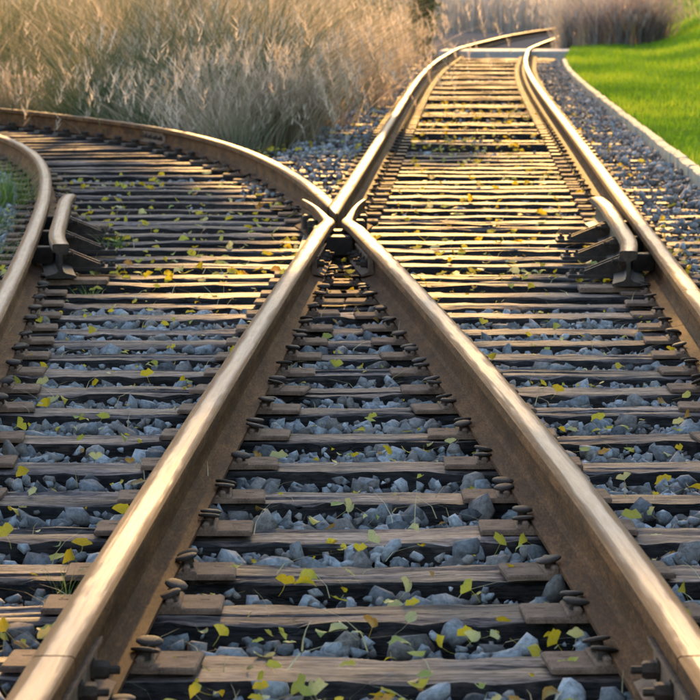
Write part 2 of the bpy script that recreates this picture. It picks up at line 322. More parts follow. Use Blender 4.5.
# ------------------------------------------------------------------ rails
HW = 0.036
PROFILE = [(-0.066, 0.0), (-0.066, 0.010), (-0.058, 0.0125), (-0.022, 0.022), (-0.011, 0.031), (-0.008, 0.045), (-0.008, 0.095), (-0.012, 0.106), (-0.033, 0.114), (-0.036, 0.119),
           (-0.0365, 0.139), (-0.0352, 0.1455), (-0.0305, 0.1487), (-0.016, 0.1497), (0.0, 0.150)]
PROFILE = PROFILE + [(-x, z) for x, z in PROFILE[-2::-1]]
HEAD_FROM = 10
def rail_mesh(name, C, z=0.02, step=0.25, foot=1.0, taper=None, base='rail'):
    L = np.concatenate([[0], np.cumsum(np.hypot(*np.diff(C, axis=0).T))])
    n = max(2, int(round(L[-1] / step)) + 1)
    k = np.linspace(0, L[-1], n)
    P = np.stack([np.interp(k, L, C[:, 0]), np.interp(k, L, C[:, 1])], 1)
    Nn = normals(P) if n > 2 else normals(np.vstack([P[0], P.mean(0), P[1]]))[[0, 2]]
    prof = np.array([(x * (foot if zz < 0.03 else 1.0), zz) for x, zz in PROFILE]); m = len(prof)
    hx = np.repeat(prof[None, :, 0], n, 0)
    if taper is not None:
        sc = np.interp(P[:, 1], taper[0], taper[1]); hx = np.where(prof[None, :, 1] > 0.1, hx * sc[:, None], hx)
    V = np.zeros((n, m, 3)); V[:, :, 0] = P[:, None, 0] + Nn[:, None, 0] * hx
    V[:, :, 1] = P[:, None, 1] + Nn[:, None, 1] * hx; V[:, :, 2] = z + prof[None, :, 1]
    F = []; mi = []
    for i in range(n - 1):
        for j in range(m):
            j2 = (j + 1) % m
            F.append((i * m + j, (i + 1) * m + j, (i + 1) * m + j2, i * m + j2))
            mi.append(1 if HEAD_FROM + 1 <= j <= m - 3 - HEAD_FROM and j2 else 0)
    F.append(tuple(range(m))); F.append(tuple((n - 1) * m + j for j in range(m - 1, -1, -1))); mi += [0, 0]
    org = np.array([P[0][0], P[0][1], 0.0])
    me = mesh_np(name, V.reshape(-1, 3) - org, F, [M[base], M['head']], midx=mi, smooth=24)
    a = me.attributes.new('rail_uv', 'FLOAT_VECTOR', 'POINT')
    uv = np.zeros((n, m, 3)); uv[:, :, 0] = k[:, None] + RNG.random() * 50; uv[:, :, 1] = prof[None, :, 0]
    a.data.foreach_set('vector', uv.astype(np.float32).ravel())
    return me, org
def hexbolt(mb, c, sgn, r=0.017, l=0.03, mi=0):
    mb.lathe(c, [(r * 1.25, 0), (r * 1.25, sgn * 0.005), (r, sgn * 0.006), (r, sgn * l * .8), (r * .8, sgn * l), (r * .45, sgn * l), (r * .45, sgn * l * 1.6), (r * .3, sgn * l * 1.65)] if sgn > 0 else
             [(r * .3, sgn * l * 1.65), (r * .45, sgn * l * 1.6), (r * .45, sgn * l), (r * .8, sgn * l), (r, sgn * l * .8), (r, sgn * 0.006), (r * 1.25, sgn * 0.005), (r * 1.25, 0)], n=6, axis='X', mi=mi)
def bolt_mesh():
    b = MB(); hexbolt(b, (0, 0, 0), 1); return b.mesh('bolt', M['iron'], smooth=30)
BOLT = bolt_mesh()
def fishplate_mesh(length):
    # angle-bar section (x outward from web, z up), swept along y
    sec = [(0.009, 0.030), (0.030, 0.026), (0.062, 0.019), (0.064, 0.026), (0.036, 0.036), (0.030, 0.046), (0.030, 0.090), (0.040, 0.100), (0.040, 0.108), (0.013, 0.103)]
    n = len(sec); b = MB()
    P = [(x, y, z) for y in (-length / 2, length / 2) for x, z in sec]
    F = [tuple(range(n)), tuple(range(2 * n - 1, n - 1, -1))] + [(i, n + i, n + (i + 1) % n, (i + 1) % n) for i in range(n)]
    b.add(P, F); return b.mesh('fishplate', M['plate'], smooth=25)
FISH = fishplate_mesh(0.78); FISH_S = fishplate_mesh(0.6)
def add_joint(parent, org, C, y, me=None, sides=(-1, 1), length=0.78):
    p = at_y(C, y); rz = heading(C, y)
    for sg in sides:
        f = obj('fishplate', me or FISH, parent, (p[0] - org[0], p[1] - org[1], 0.02), rz + (0 if sg > 0 else math.pi))
        for dy in (-0.37, -0.13, 0.13, 0.37):
            b = obj('bolt', BOLT, f, (0.031, dy * length / 0.9 * 0.9, 0.068)); b.rotation_euler = (random.random(), 0, 0)
    return p
def rail(C, y0, y1, label, joints=(), step=0.25):
    me, org = rail_mesh('running_rail', cut(C, y0, y1), step=step)
    o = obj('running_rail', me, None, tuple(org)); tag(o, label, 'rail', 'running rails')
    for y in joints: add_joint(o, org, C, y)
    return o
GAP = 0.009
FROG0, FROG1 = 14.95, 18.45
rail(CP, 2.2, 5.45 - GAP, 'rusty rail stub cut off by the bottom left corner, bolted to a longer rail', (5.45,))
rail(CP, 5.45, FROG0 - GAP, 'golden rusty rail rising from the bottom left corner to the crossing frog', (FROG0,))
rail(CP, FROG1 + GAP, 131, 'gleaming gold rail running from the frog past the dry grass to the far bend', (), step=0.5)
rail(CQ, 2.2, 5.45 - GAP, 'brown rail stub cut off by the bottom right corner, bolted to a longer rail', (5.45,))
rail(CQ, 5.45, FROG0 - GAP, 'pale brown rail rising from the bottom right corner to the crossing frog', (FROG0,))
rail(CQ, FROG1 + GAP, 28.0 - GAP, 'curved rail between the frog and the bolted joint before the dry grass', (28.0,))
rail(CQ, 28.0, 38.5, 'rail sweeping out of the left edge right in front of the dry grass')
rail(CR, 2.2, 12.4 - GAP, 'rail at the right edge, nearest the viewer, below the check rail', ())
rail(CR, 12.4, 18.3 - GAP, 'short rail length at the right that stands beside the right check rail', ())
rail(CR, 18.3, 131, 'gleaming gold rail beside the gravel and kerb, running to the far bend', (), step=0.5)
rail(CS, 2.2, 18.9 - GAP, 'pale rusty rail at the left edge, beside the left check rail', ())
rail(CS, 18.9, 36.0, 'curved rail hooking out of the left edge beyond the left check rail', ())

# crossing frog: two wing rails, the point, filler, base plate, bolts
def frog():
    e = empty('crossing_frog', (at_y(CP, 16.4)[0], 16.4, 0.0))
    tag(e, 'steel crossing frog where the two inner rails meet in an X', 'frog')
    off = np.array([e.location.x, e.location.y, 0])
    def wing(C, D, sg):
        pts = [tuple(at_y(C, y)) for y in np.arange(FROG0, 15.95, 0.15)]
        q = lambda y, d: (at_y(D, y)[0] + sg * d, y)
        pts += [q(16.3, 0.102), q(16.6, 0.100), q(17.0, 0.099), q(17.35, 0.102), q(17.7, 0.112), q(18.0, 0.128)]
        L = dense([(p[1], p[0]) for p in pts], 0.05)
        me, org = rail_mesh('wing_rail', L, step=0.06, foot=0.7, taper=([15.8, 16.2, 16.55, 17.2, 18.0], [1, .92, .55, .38, .25]))
        o = obj('wing_rail', me, e, tuple(np.array(org) - off))
        # lug and bolts on the field side
        for y in (16.6, 17.1, 17.5):
            p = np.array(q(y, 0.10)); b = MB()
            b.box((0, 0, 0), (0.05, 0.12, 0.075), 0.008)
            k = obj('filler_lug', b.mesh('filler_lug', M['iron']), o, (p[0] + sg * 0.034 - org[0], p[1] - org[1], 0.082))
        for y in (15.4, 16.4, 17.0, 17.45):
            p = np.array(q(y, 0.10)) if y > 16 else at_y(C, y)
            k = obj('bolt', BOLT, o, (p[0] + sg * 0.010 - org[0], p[1] - org[1], 0.088), 0 if sg > 0 else math.pi)
        return o
    w1 = wing(CP, CQ, -1); w2 = wing(CQ, CP, 1)
    # point: main leg along the straight rail, side leg along the branch
    def leg(name, rows, C, drop):
        """solid bar between left and right edges given per y, chamfered along the top"""
        b = MB(); n = len(rows)
        for (y, xl, xr) in rows:
            z = RAIL_TOP - drop - 0.010 * max(0.0, (16.75 - y) / 0.3); c = min(0.004, (xr - xl) * .3)
            b.v += [(xl - off[0], y - off[1], 0.02), (xl - off[0], y - off[1], z - .005), (xl + c - off[0], y - off[1], z), (xr - c - off[0], y - off[1], z), (xr - off[0], y - off[1], z - .005), (xr - off[0], y - off[1], 0.02)]
        for i in range(n - 1):
            for j in range(5):
                b.f.append((i * 6 + j, (i + 1) * 6 + j, (i + 1) * 6 + j + 1, i * 6 + j + 1)); b.m.append(1 if 1 <= j <= 3 else 0)
        b.f += [tuple(range(6)), tuple((n - 1) * 6 + j for j in range(5, -1, -1))]; b.m += [0, 0]
        me = b.mesh(name, [M['rail'], M['head']])
        a = me.attributes.new('rail_uv', 'FLOAT_VECTOR', 'POINT')
        a.data.foreach_set('vector', np.array([(v.co.y, v.co.x + off[0] - at_y(C, min(max(v.co.y + off[1], 3), 30))[0], 0) for v in me.vertices], dtype=np.float32).ravel())
        obj(name, me, e)
    rows, rows2 = [], []
    for y in np.linspace(16.5, FROG1, 14):
        p, q = at_y(CP, y)[0], at_y(CQ, y)[0]
        xl = max(p - HW, q - HW); xr = p + HW
        if xr - xl > 0.006: rows.append((y, xl, xr))
        if p - HW - (q - HW) > 0.004: rows2.append((y, q - HW, min(q + HW, p - HW - 0.002)))
    leg('point_rail', rows, CP, 0.0); leg('splice_rail', rows2, CQ, 0.003)
    b = MB(); b.box((0, 0, 0), (0.20, 2.0, 0.018), 0.004); obj('base_plate', b.mesh('base_plate', M['iron']), e, (-0.035, 0.75, 0.0095), heading(CP, 16.5) * 0.3)
    for y in (15.9, 16.3):
        xl, xr = at_y(CP, y)[0] + 0.008, at_y(CQ, y)[0] - 0.008
        b = MB(); b.box((0, 0, 0), (max(0.04, xr - xl), 0.16, 0.085), 0.008)
        obj('filler_block', b.mesh('filler_block', M['iron']), e, ((xl + xr) / 2 - off[0], y - off[1], 0.08))
frog()

# check rails with their braces and blocks
def check_rail(C, sg, y0, y1, label):
    """sg: side of the running rail it stands on (+1 right)"""
    D = []
    for y, d in ((y0, 0.150), (y0 + 0.35, 0.130), (y0 + 0.8, 0.116), ((y0 + y1) / 2, 0.115), (y1 - 0.8, 0.116), (y1 - 0.35, 0.124), (y1, 0.140)):
        p = at_y(C, y); h = heading(C, y); D.append((y, p[0] + sg * d * math.cos(h)))
    L = dense(D, 0.05)
    me, org = rail_mesh('guard_bar', L, step=0.1, base='iron')
    me.transform(Matrix.Translation((0, 0, 0.012)))
    e = empty('check_rail', (org[0], org[1], 0)); tag(e, label, 'check rail', 'check rails beside the running rails')
    obj('guard_bar', me, e)
    for y in (y0 + 0.62, y0 + 1.66, y0 + 2.75):
        p = at_y(L, y); lx, ly = p[0] - org[0], p[1] - org[1]
        b = MB()                               # raking brace: foot plate and two inclined ribs up to the head
        b.box((sg * 0.14, 0, 0.028), (0.26, 0.15, 0.016), 0.004)
        for dy in (-0.045, 0.045):
            P = [(sg * x, dy + t, z) for t in (-0.010, 0.010) for x, z in ((0.012, 0.120), (0.03, 0.120), (0.20, 0.05), (0.20, 0.036), (0.012, 0.036))]
            b.add(P, [(0, 1, 2, 3, 4), (9, 8, 7, 6, 5)] + [(i, 5 + i, 5 + (i + 1) % 5, (i + 1) % 5) for i in range(5)])
        br = obj('brace', b.mesh('brace', M['iron']), e, (lx, ly, 0))
        bb = obj('bolt', BOLT, br, (sg * 0.20, 0, 0.036)); bb.rotation_euler = (0, -math.pi / 2, 0); bb.scale = (.55, 1, 1)
        bb = obj('bolt', BOLT, br, (sg * 0.245, 0.0, 0.036)); bb.rotation_euler = (0, -math.pi / 2, 0.4); bb.scale = (.55, 1, 1)
        bb = obj('bolt', BOLT, e, (lx + sg * 0.010, ly - 0.12, 0.10), 0 if sg > 0 else math.pi); bb.scale = (1.5, 1.5, 1.5)
        q = at_y(C, y); xa = q[0] - org[0] + sg * 0.008; xb = lx - sg * 0.008
        b = MB(); b.box((0, 0, 0), (abs(xb - xa), 0.11, 0.075), 0.006)
        obj('spacer_block', b.mesh('spacer_block', M['iron']), e, ((xa + xb) / 2, ly, 0.088))
    b = MB(); b.box((0, 0, 0), (0.42, 0.16, 0.02), 0.004)
    for y in (y0 + 0.12, y1 - 0.12):
        p = at_y(L, y); obj('base_plate', b.mesh('base_plate', M['plate']), e, (p[0] - org[0], p[1] - org[1], 0.0135))
check_rail(CS, 1, 14.55, 18.25, 'short dark check rail with raking braces beside the left edge rail')
check_rail(CR, -1, 14.15, 18.0, 'short dark check rail with raking braces beside the right hand gold rail')

# ------------------------------------------------------------------ sleepers
def wob(n, amp, k, rng):
    x = np.linspace(0, 1, n); y = np.zeros(n)
    for i in range(k): y += rng.normal() / (i + 1) ** 0.6 * np.sin(2 * np.pi * ((i + 0.5) * x * 1.7 + rng.random()))
    return amp * y / 1.5
def sleeper_mesh(length, width, h, seed, seg=0.07):
    rng = np.random.default_rng(seed)
    n = max(6, int(length / seg)); x = np.linspace(-length / 2, length / 2, n)
    top = 11; w = width / 2
    prof = [(-w, -h), (-w, -h * .5), (-w, -0.03), (-w, -0.010)] + [(-w + 0.006 + (2 * w - 0.012) * i / (top - 1), 0) for i in range(top)] + [(w, -0.010), (w, -0.03), (w, -h * .5), (w, -h)]
    m = len(prof); V = np.zeros((n, m, 3))
    ef, eb = wob(n, 0.010, 16, rng), wob(n, 0.010, 16, rng)
    chip_f = np.abs(wob(n, 0.010, 30, rng)) * (rng.random(n) < .5); chip_b = np.abs(wob(n, 0.010, 30, rng)) * (rng.random(n) < .5)
    sag = wob(n, 0.003, 5, rng)
    for j, (y, z) in enumerate(prof):
        V[:, j, 0] = x; V[:, j, 1] = y; V[:, j, 2] = z
        V[:, j, 1] += np.where(y < 0, ef, eb) * min(1, abs(y) / w) ** 3
        if z > -0.002: V[:, j, 2] += sag + wob(n, 0.0018, 20, rng)
        else: V[:, j, 1] += wob(n, 0.003, 24, rng)
    V[:, 3, 1] += chip_f * .8; V[:, 4, 2] -= chip_f; V[:, 4, 1] += chip_f * .5; V[:, 5, 2] -= chip_f * .35
    V[:, 3 + top + 1, 1] -= chip_b * .8; V[:, 3 + top, 2] -= chip_b; V[:, 3 + top, 1] -= chip_b * .5
    for c in range(rng.integers(3, 7)):                        # splits running with the grain
        j = rng.integers(5, 4 + top - 1); a = rng.integers(0, n - 4); ln = rng.integers(4, max(5, n // 2)); b = min(n, a + ln)
        V[a:b, j, 2] -= np.sin(np.linspace(0.2, np.pi - .2, b - a)) * rng.uniform(0.006, 0.016)
    V[0, :, 0] += rng.normal(0, 0.01, m); V[-1, :, 0] += rng.normal(0, 0.01, m)
    idx = np.arange(n * m).reshape(n, m)
    Fq = np.stack([idx[:-1, :-1], idx[1:, :-1], idx[1:, 1:], idx[:-1, 1:]], -1).reshape(-1, 4).tolist()
    Fq += [[int(idx[i, m - 1]), int(idx[i + 1, m - 1]), int(idx[i + 1, 0]), int(idx[i, 0])] for i in range(n - 1)]
    Fq.append([int(v) for v in idx[0, :]]); Fq.append([int(v) for v in idx[-1, ::-1]])
    mi = np.zeros(len(Fq), int); q = np.tile(np.arange(m - 1), n - 1); mi[:len(q)] = np.where((q < 4) | (q >= 3 + top), 1, 0); mi[len(q):len(q) + n - 1] = 1  # sides and chamfers take the dark slot: creosote plus painted shade
    return mesh_np('timber', V.reshape(-1, 3), Fq, [M['wood'], M['tar_shade']], midx=mi, smooth=38)
def plate_mesh():
    b = MB(); b.box((0, 0, 0.006), (0.365, 0.165, 0.012), 0.004); b.box((0, 0, 0.0095), (0.20, 0.163, 0.0192), 0.004)
    for sx in (-1, 1):
        b.box((sx * 0.077, 0, 0.022), (0.016, 0.165, 0.014), 0.004)     # shoulder beside the rail foot
        b.box((sx * 0.145, 0.03, 0.0122), (0.02, 0.02, 0.0012))
    return b.mesh('tie_plate', M['plate'])
def spike_mesh():
    b = MB()
    b.lathe((0, 0, 0), [(0.012, -0.06), (0.012, 0.016), (0.0235, 0.0175), (0.0255, 0.019), (0.0255, 0.0225), (0.022, 0.0250), (0.012, 0.0262), (0.003, 0.0265)], n=12, sx=1.1, sy=.95)
    return b.mesh('spike', M['iron'], smooth=40)
PLATE, SPIKE = plate_mesh(), spike_mesh()
def plate_far_mesh():
    b = MB(); b.box((0, 0, 0.0095), (0.37, 0.165, 0.019), 0.005)
    for sx in (-1, 1):
        for sy in (-1, 1): b.lathe((sx * 0.083, sy * 0.042, 0.018), [(0.012, 0), (0.03, 0.004), (0.03, 0.012), (0.014, 0.014), (0.028, 0.028), (0.012, 0.038)], n=6)
    return b.mesh('tie_plate', M['iron'])
PLATE_FAR = plate_far_mesh()
ORD = ['first', 'second', 'third', 'fourth', 'fifth', 'sixth', 'seventh', 'eighth', 'ninth', 'tenth', 'eleventh', 'twelfth', 'thirteenth', 'fourteenth', 'fifteenth', 'sixteenth', 'seventeenth', 'eighteenth', 'nineteenth']
TENS = {2: 'twent', 3: 'thirt', 4: 'fort', 5: 'fift', 6: 'sixt', 7: 'sevent', 8: 'eight', 9: 'ninet'}
def nth(n):
    if n <= 19: return ORD[n - 1]
    if n >= 100: return 'hundred and ' + nth(n - 100) if n > 100 else 'hundredth'
    t, u = divmod(n, 10)
    return TENS[t] + 'ieth' if u == 0 else TENS[t] + 'y-' + ORD[u - 1]
SLEEPERS = []      # (cx, cy, rz, length, width)
def sleeper(cx, cy, rz, length, width, curves, label, seed, group, h=0.17, sunk=0.0):
    near = cy < 26
    e = empty('railway_sleeper', (cx, cy, -h), rz); tag(e, label, 'sleeper', group)
    dz = float(np.clip(RNG.normal(0, 0.004), -.01, .004)) - 0.004 - sunk
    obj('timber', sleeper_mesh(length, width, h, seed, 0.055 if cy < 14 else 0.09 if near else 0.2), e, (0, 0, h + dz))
    ca, sa = math.cos(rz), math.sin(rz)
    for C in curves:
        # crossing of the sleeper's axis with the rail
        j = int(np.argmin(np.abs((C[:, 0] - cx) * -sa + (C[:, 1] - cy) * ca) + 1e3 * (np.hypot(C[:, 0] - cx, C[:, 1] - cy) > 4)))
        p = C[j]; lx = (p[0] - cx) * ca + (p[1] - cy) * sa; ly = (p[0] - cx) * -sa + (p[1] - cy) * ca
        d = C[min(j + 2, len(C) - 1)] - C[max(j - 2, 0)]; hr = math.atan2(-d[0], d[1]) - rz
        if abs(lx) > length / 2 - 0.12: continue
        pl = obj('tie_plate', PLATE if near else PLATE_FAR, e, (lx, ly, h + 0.0006), hr * .5 + (RNG.normal(0, 0.04) if near else 0))
        if near:
            for sx in (-1, 1):
                for sy in (-1, 1):
                    if RNG.random() < 0.07: continue
                    s = obj('spike', SPIKE, pl, (sx * 0.081, sy * RNG.uniform(0.030, 0.044), 0.014 + RNG.uniform(-0.003, 0.008)))
                    s.rotation_euler = (RNG.normal(0, 0.13), RNG.normal(0, 0.13) - sx * 0.06, RNG.random() * 3)
    if sunk == 0: SLEEPERS.append((cx, cy, rz, length, width))
    return e
TIE_Y = [3.98, 4.55, 5.11, 5.67, 6.22, 6.77, 7.27, 7.80, 8.36, 8.92, 9.51, 10.13, 10.66, 11.15, 11.67, 12.17, 12.65, 13.17, 13.69, 14.15, 14.67, 15.13, 15.70, 16.16, 16.66, 17.19, 17.69, 18.25, 18.75, 19.29, 19.95, 20.6, 21.2, 21.8, 22.4, 23.0]
looks = ['weathered grey brown', 'cracked pale brown', 'split grey', 'worn tan', 'rough grey']
k = 0
for i, y in enumerate(TIE_Y):
    xl = at_y(CS, y)[0] - 0.52 + RNG.normal(0, 0.05); xr = at_y(CR, y)[0] + 0.54 + RNG.normal(0, 0.06)
    curves = [CS, CP, CQ, CR] if not (15.3 < y < 18.4) else [CS, CR]
    if y < 6.0: lab = 'long timber sleeper across both tracks just below the bottom edge of view' if y < 5.6 else 'long timber sleeper at the very bottom edge, under the cut off rail joints'
    else:
        k += 1; where = 'between the spread rails' if y < 15.0 else 'under the frog' if y < 18.5 else 'beyond the frog'
        lab = '%s long sleeper %s, %s up from the bottom edge' % (looks[int(RNG.integers(5))], where, nth(k).replace('-', ' '))
    if y < 5.0: continue
    sleeper((xl + xr) / 2, y, RNG.normal(0, 0.004), xr - xl, RNG.uniform(0.20, 0.245), curves, lab, 100 + i, 'long sleepers under both tracks')
# main track sleepers beyond
k = 0; y = 23.62; run = 0; low = False
while y < 70.2:
    p = at_y(LA, y); k += 1
    if y > 27:
        run -= 1
        if run < 0: low = not low; run = int(RNG.integers(1, 3)) if low else int(RNG.integers(0, 3)) + (1 if y > 40 else 0)
    wd = RNG.uniform(0.19, 0.25)
    if k in (16, 17, 18): wd = 0.31
    sleeper(p[0] + RNG.normal(0, 0.03), y, heading(LA, y) + RNG.normal(0, 0.006), 2.6 + RNG.normal(0, 0.04), wd, [CP, CR],
            '%s sleeper of the right track, %s beyond the long ones' % (['golden brown', 'tan', 'warm brown', 'rough brown'][int(RNG.integers(4))], nth(k)), 300 + k, 'sleepers of the right track', sunk=0.05 if low else 0.0)
    y += (0.58 + RNG.normal(0, 0.025)) if k not in (15, 16, 17, 18) else 0.52
# branch sleepers
k = 0; s = np.concatenate([[0], np.cumsum(np.hypot(*np.diff(LB, axis=0).T))])
j = int(np.searchsorted(LB[:, 1], 23.6)); sj = s[j]
while sj < s[-1] - 1 and LB[int(np.searchsorted(s, sj)), 0] > -8.5:
    j = int(np.searchsorted(s, sj)); p = LB[j]; d = LB[min(j + 3, len(LB) - 1)] - LB[j - 3]; k += 1
    f = min(1.0, k / 6.0)
    sleeper(p[0], p[1], math.atan2(-d[0], d[1]) * f, 2.6 + RNG.normal(0, 0.05), RNG.uniform(0.19, 0.24), [CQ, CS],
            'dark shaded sleeper of the left branch, %s beyond the long ones' % nth(k), 500 + k, 'sleepers of the left branch')
    sj += 0.57 + RNG.normal(0, 0.025)
SL = np.array(SLEEPERS)

# ------------------------------------------------------------------ ground, ballast bed, lawn, kerb, crossing
def sheet(name, xs, ys, zf, mat):
    X, Y = np.meshgrid(xs, ys); Z = zf(X, Y); n, m = X.shape; idx = np.arange(n * m).reshape(n, m)
    F = np.stack([idx[:-1, :-1], idx[:-1, 1:], idx[1:, 1:], idx[1:, :-1]], -1).reshape(-1, 4)
    return mesh_np(name, np.stack([X, Y, Z], -1).reshape(-1, 3), F, [mat], smooth=180)
gx = np.concatenate([[-900, -300, -100, -50], np.linspace(-25, 25, 60), [50, 100, 300, 900]])
gy = np.concatenate([[-300, -60, -20], np.linspace(-5, 160, 120), [220, 400, 900, 2500]])
tag(obj('ground', sheet('ground', gx, gy, lambda X, Y: -0.24 + 0.02 * np.sin(X * 1.3 + Y) * np.sin(Y * .8), M['ground'])), kind='structure')
def bed_z(X, Y): return -0.105 + 0.012 * np.sin(X * 7 + 2 * np.sin(Y * 3)) * np.sin(Y * 5.1) 
def kerb_x(y): return np.interp(y, CR[:, 1], CR[:, 0]) + 0.63
gx = np.linspace(0, 1, 40); ys = np.linspace(1.5, 72, 180)
Xl = np.interp(ys, CS[:, 1], CS[:, 0]); Xl = np.where(ys < 22, Xl - 1.9, np.maximum(-12, Xl - 6)); Xl = np.where(ys > 40, np.interp(ys, CP[:, 1], CP[:, 0]) - 1.6, Xl)
Xr = kerb_x(ys) + 0.04
X = Xl[:, None] + (Xr - Xl)[:, None] * gx[None, :]; Y = np.repeat(ys[:, None], 40, 1)
idx = np.arange(X.size).reshape(X.shape)
bed = obj('ballast_bed', mesh_np('ballast_bed', np.stack([X, Y, bed_z(X, Y)], -1).reshape(-1, 3), np.stack([idx[:-1, :-1], idx[:-1, 1:], idx[1:, 1:], idx[1:, :-1]], -1).reshape(-1, 4), [M['soil']], smooth=180))
tag(bed, kind='structure')
def smst(t): t = np.clip(t, 0, 1); return t * t * (3 - 2 * t)
def lawn_z(X, Y):
    kx = np.interp(Y, [0, 21, 31, 45, 63, 90, 130, 200], [1.4, 2.25, 2.6, 3.1, 4.0, 5.6, 8.6, 14]) + 0.1
    base = 0.085 + 0.05 * smst((X - kx) / 0.8) 
    base = np.where(Y > 62, base, base)
    hill = 10.0 * smst((X - (4.6 + np.maximum(0, Y - 50) * 0.06)) / 12.0)
    near = 0.5 * smst((X - kx - 0.8) / 3.0) * smst((50 - Y) / 30)
    return base + hill + near + 0.012 * np.sin(X * 3 + Y * .7) * np.sin(Y * 1.1)
ys = np.concatenate([np.linspace(1.5, 70, 110), np.linspace(72, 220, 60)]); gx = np.concatenate([np.linspace(0, .25, 30), np.linspace(.27, 1, 30)])
x0 = np.where(ys < 66, kerb_x(np.minimum(ys, 64)) + 0.115, kerb_x(64) + 0.115 + (ys - 64) * 0.075)
X = x0[:, None] + (40 - x0)[:, None] * gx[None, :]; Y = np.repeat(ys[:, None], len(gx), 1)
idx = np.arange(X.size).reshape(X.shape)
tag(obj('lawn', mesh_np('lawn', np.stack([X, Y, lawn_z(X, Y)], -1).reshape(-1, 3), np.stack([idx[:-1, :-1], idx[:-1, 1:], idx[1:, 1:], idx[1:, :-1]], -1).reshape(-1, 4), [M['lawn']], smooth=180)), kind='structure')
# kerb of separate stones
e = empty('kerb', (kerb_x(20.0), 20.0, -0.1)); tag(e, 'pale concrete kerb of end to end stones between the gravel and the lawn', 'kerb')
y = 2.5; kerb_meshes = []
for v in range(5):
    rng = np.random.default_rng(50 + v); b = bmesh.new()
    bmesh.ops.create_cube(b, size=1.0); bmesh.ops.scale(b, vec=(0.075, 0.994, 0.24), verts=b.verts)
    bmesh.ops.subdivide_edges(b, edges=[x for x in b.edges if abs(x.verts[0].co.y - x.verts[1].co.y) > .5], cuts=9)
    bmesh.ops.bevel(b, geom=[x for x in b.edges if x.calc_face_angle(0) > 1.0], offset=0.012, segments=1, affect='EDGES')
    for q in b.verts: q.co.x += rng.normal(0, 0.003); q.co.z += rng.normal(0, 0.003)
    me = bpy.data.meshes.new('kerbstone'); b.to_mesh(me); b.free(); me.materials.append(M['concrete']); kerb_meshes.append(me)
while y < 62.5:
    x = kerb_x(y); h = heading(CR, y)
    o = obj('kerbstone', kerb_meshes[int(RNG.integers(5))], e, (x + 0.068 + RNG.normal(0, 0.003) - e.location.x, y - 20.0, 0.085 + RNG.normal(0, 0.003)), h + RNG.normal(0, 0.003))
    y += 1.0 * math.cos(h)
# level crossing: concrete edge beam and old asphalt behind it
b = MB(); b.box((0, 0, 0), (3.1, 3.0, 0.28), 0.02)
tag(obj('crossing_slab', b.mesh('crossing_slab', M['beam']), None, (3.5, 72.4, -0.02), -0.07), 'pale concrete crossing slab laid across the far end of the right track', 'slab')
X, Y = np.meshgrid(np.linspace(-6, 12, 30), np.linspace(71.2, 122, 40))
bpy_me = mesh_np('road', np.stack([X, Y, -0.02 + 0 * X], -1).reshape(-1, 3), np.stack([(i := np.arange(X.size).reshape(X.shape))[:-1, :-1], i[:-1, 1:], i[1:, 1:], i[1:, :-1]], -1).reshape(-1, 4), [M['asphalt']])
tag(obj('road', bpy_me), kind='structure')

# ------------------------------------------------------------------ ballast stones
def hull_variants(n, npts, seed):
    rng = np.random.default_rng(seed); out = []
    for i in range(n):
        b = bmesh.new(); d = rng.normal(size=(npts, 3)); d /= np.linalg.norm(d, axis=1)[:, None]
        d *= np.array([1.0, rng.uniform(.6, .9), rng.uniform(.45, .75)]) * rng.uniform(.8, 1.05, (npts, 1))
        for p in d: b.verts.new(p)
        r = bmesh.ops.convex_hull(b, input=b.verts)
        bmesh.ops.delete(b, geom=[g for g in b.verts if not g.link_faces], context='VERTS')
        bmesh.ops.triangulate(b, faces=b.faces[:]); b.verts.index_update(); bmesh.ops.recalc_face_normals(b, faces=b.faces[:])
        out.append((np.array([v.co[:] for v in b.verts]), np.array([[v.index for v in f.verts] for f in b.faces]))); b.free()
    return out
def rot_mats(n, rng, tilt=1.0):
    a, b, c = rng.random(n) * 6.283, rng.normal(0, tilt, n), rng.normal(0, tilt, n)
    ca, sa, cb, sb, cc, sc = np.cos(a), np.sin(a), np.cos(b), np.sin(b), np.cos(c), np.sin(c); R = np.zeros((n, 3, 3))
    Rz = np.zeros((n, 3, 3)); Rz[:, 0, 0] = ca; Rz[:, 0, 1] = -sa; Rz[:, 1, 0] = sa; Rz[:, 1, 1] = ca; Rz[:, 2, 2] = 1
    Rx = np.zeros((n, 3, 3)); Rx[:, 0, 0] = 1; Rx[:, 1, 1] = cb; Rx[:, 1, 2] = -sb; Rx[:, 2, 1] = sb; Rx[:, 2, 2] = cb
    Ry = np.zeros((n, 3, 3)); Ry[:, 1, 1] = 1; Ry[:, 0, 0] = cc; Ry[:, 0, 2] = sc; Ry[:, 2, 0] = -sc; Ry[:, 2, 2] = cc
    return Rz @ Rx @ Ry
def scatter(name, variants, pos, size, mat, parent=None, seed=1, tilt=1.0, tint=None, smooth=None, R=None):
    rng = np.random.default_rng(seed); n = len(pos); R = rot_mats(n, rng, tilt) if R is None else R
    vi = rng.integers(0, len(variants), n); tint = rng.random(n) if tint is None else tint
    Vs, Fs, Ts = [], [], []; base = 0
    for k, (v, f) in enumerate(variants):
        s = np.where(vi == k)[0]
        if not len(s): continue
        P = np.einsum('nij,vj->nvi', R[s], v) * size[s][:, None, None] + pos[s][:, None, :]
        Vs.append(P.reshape(-1, 3)); Fs.append((f[None] + (base + np.arange(len(s)) * len(v))[:, None, None]).reshape(-1, f.shape[1]))
        Ts.append(np.repeat(tint[s], len(v))); base += len(s) * len(v)
    return obj(name, mesh_np(name, np.vstack(Vs), np.vstack(Fs), [mat], tint=np.concatenate(Ts), smooth=smooth), parent)
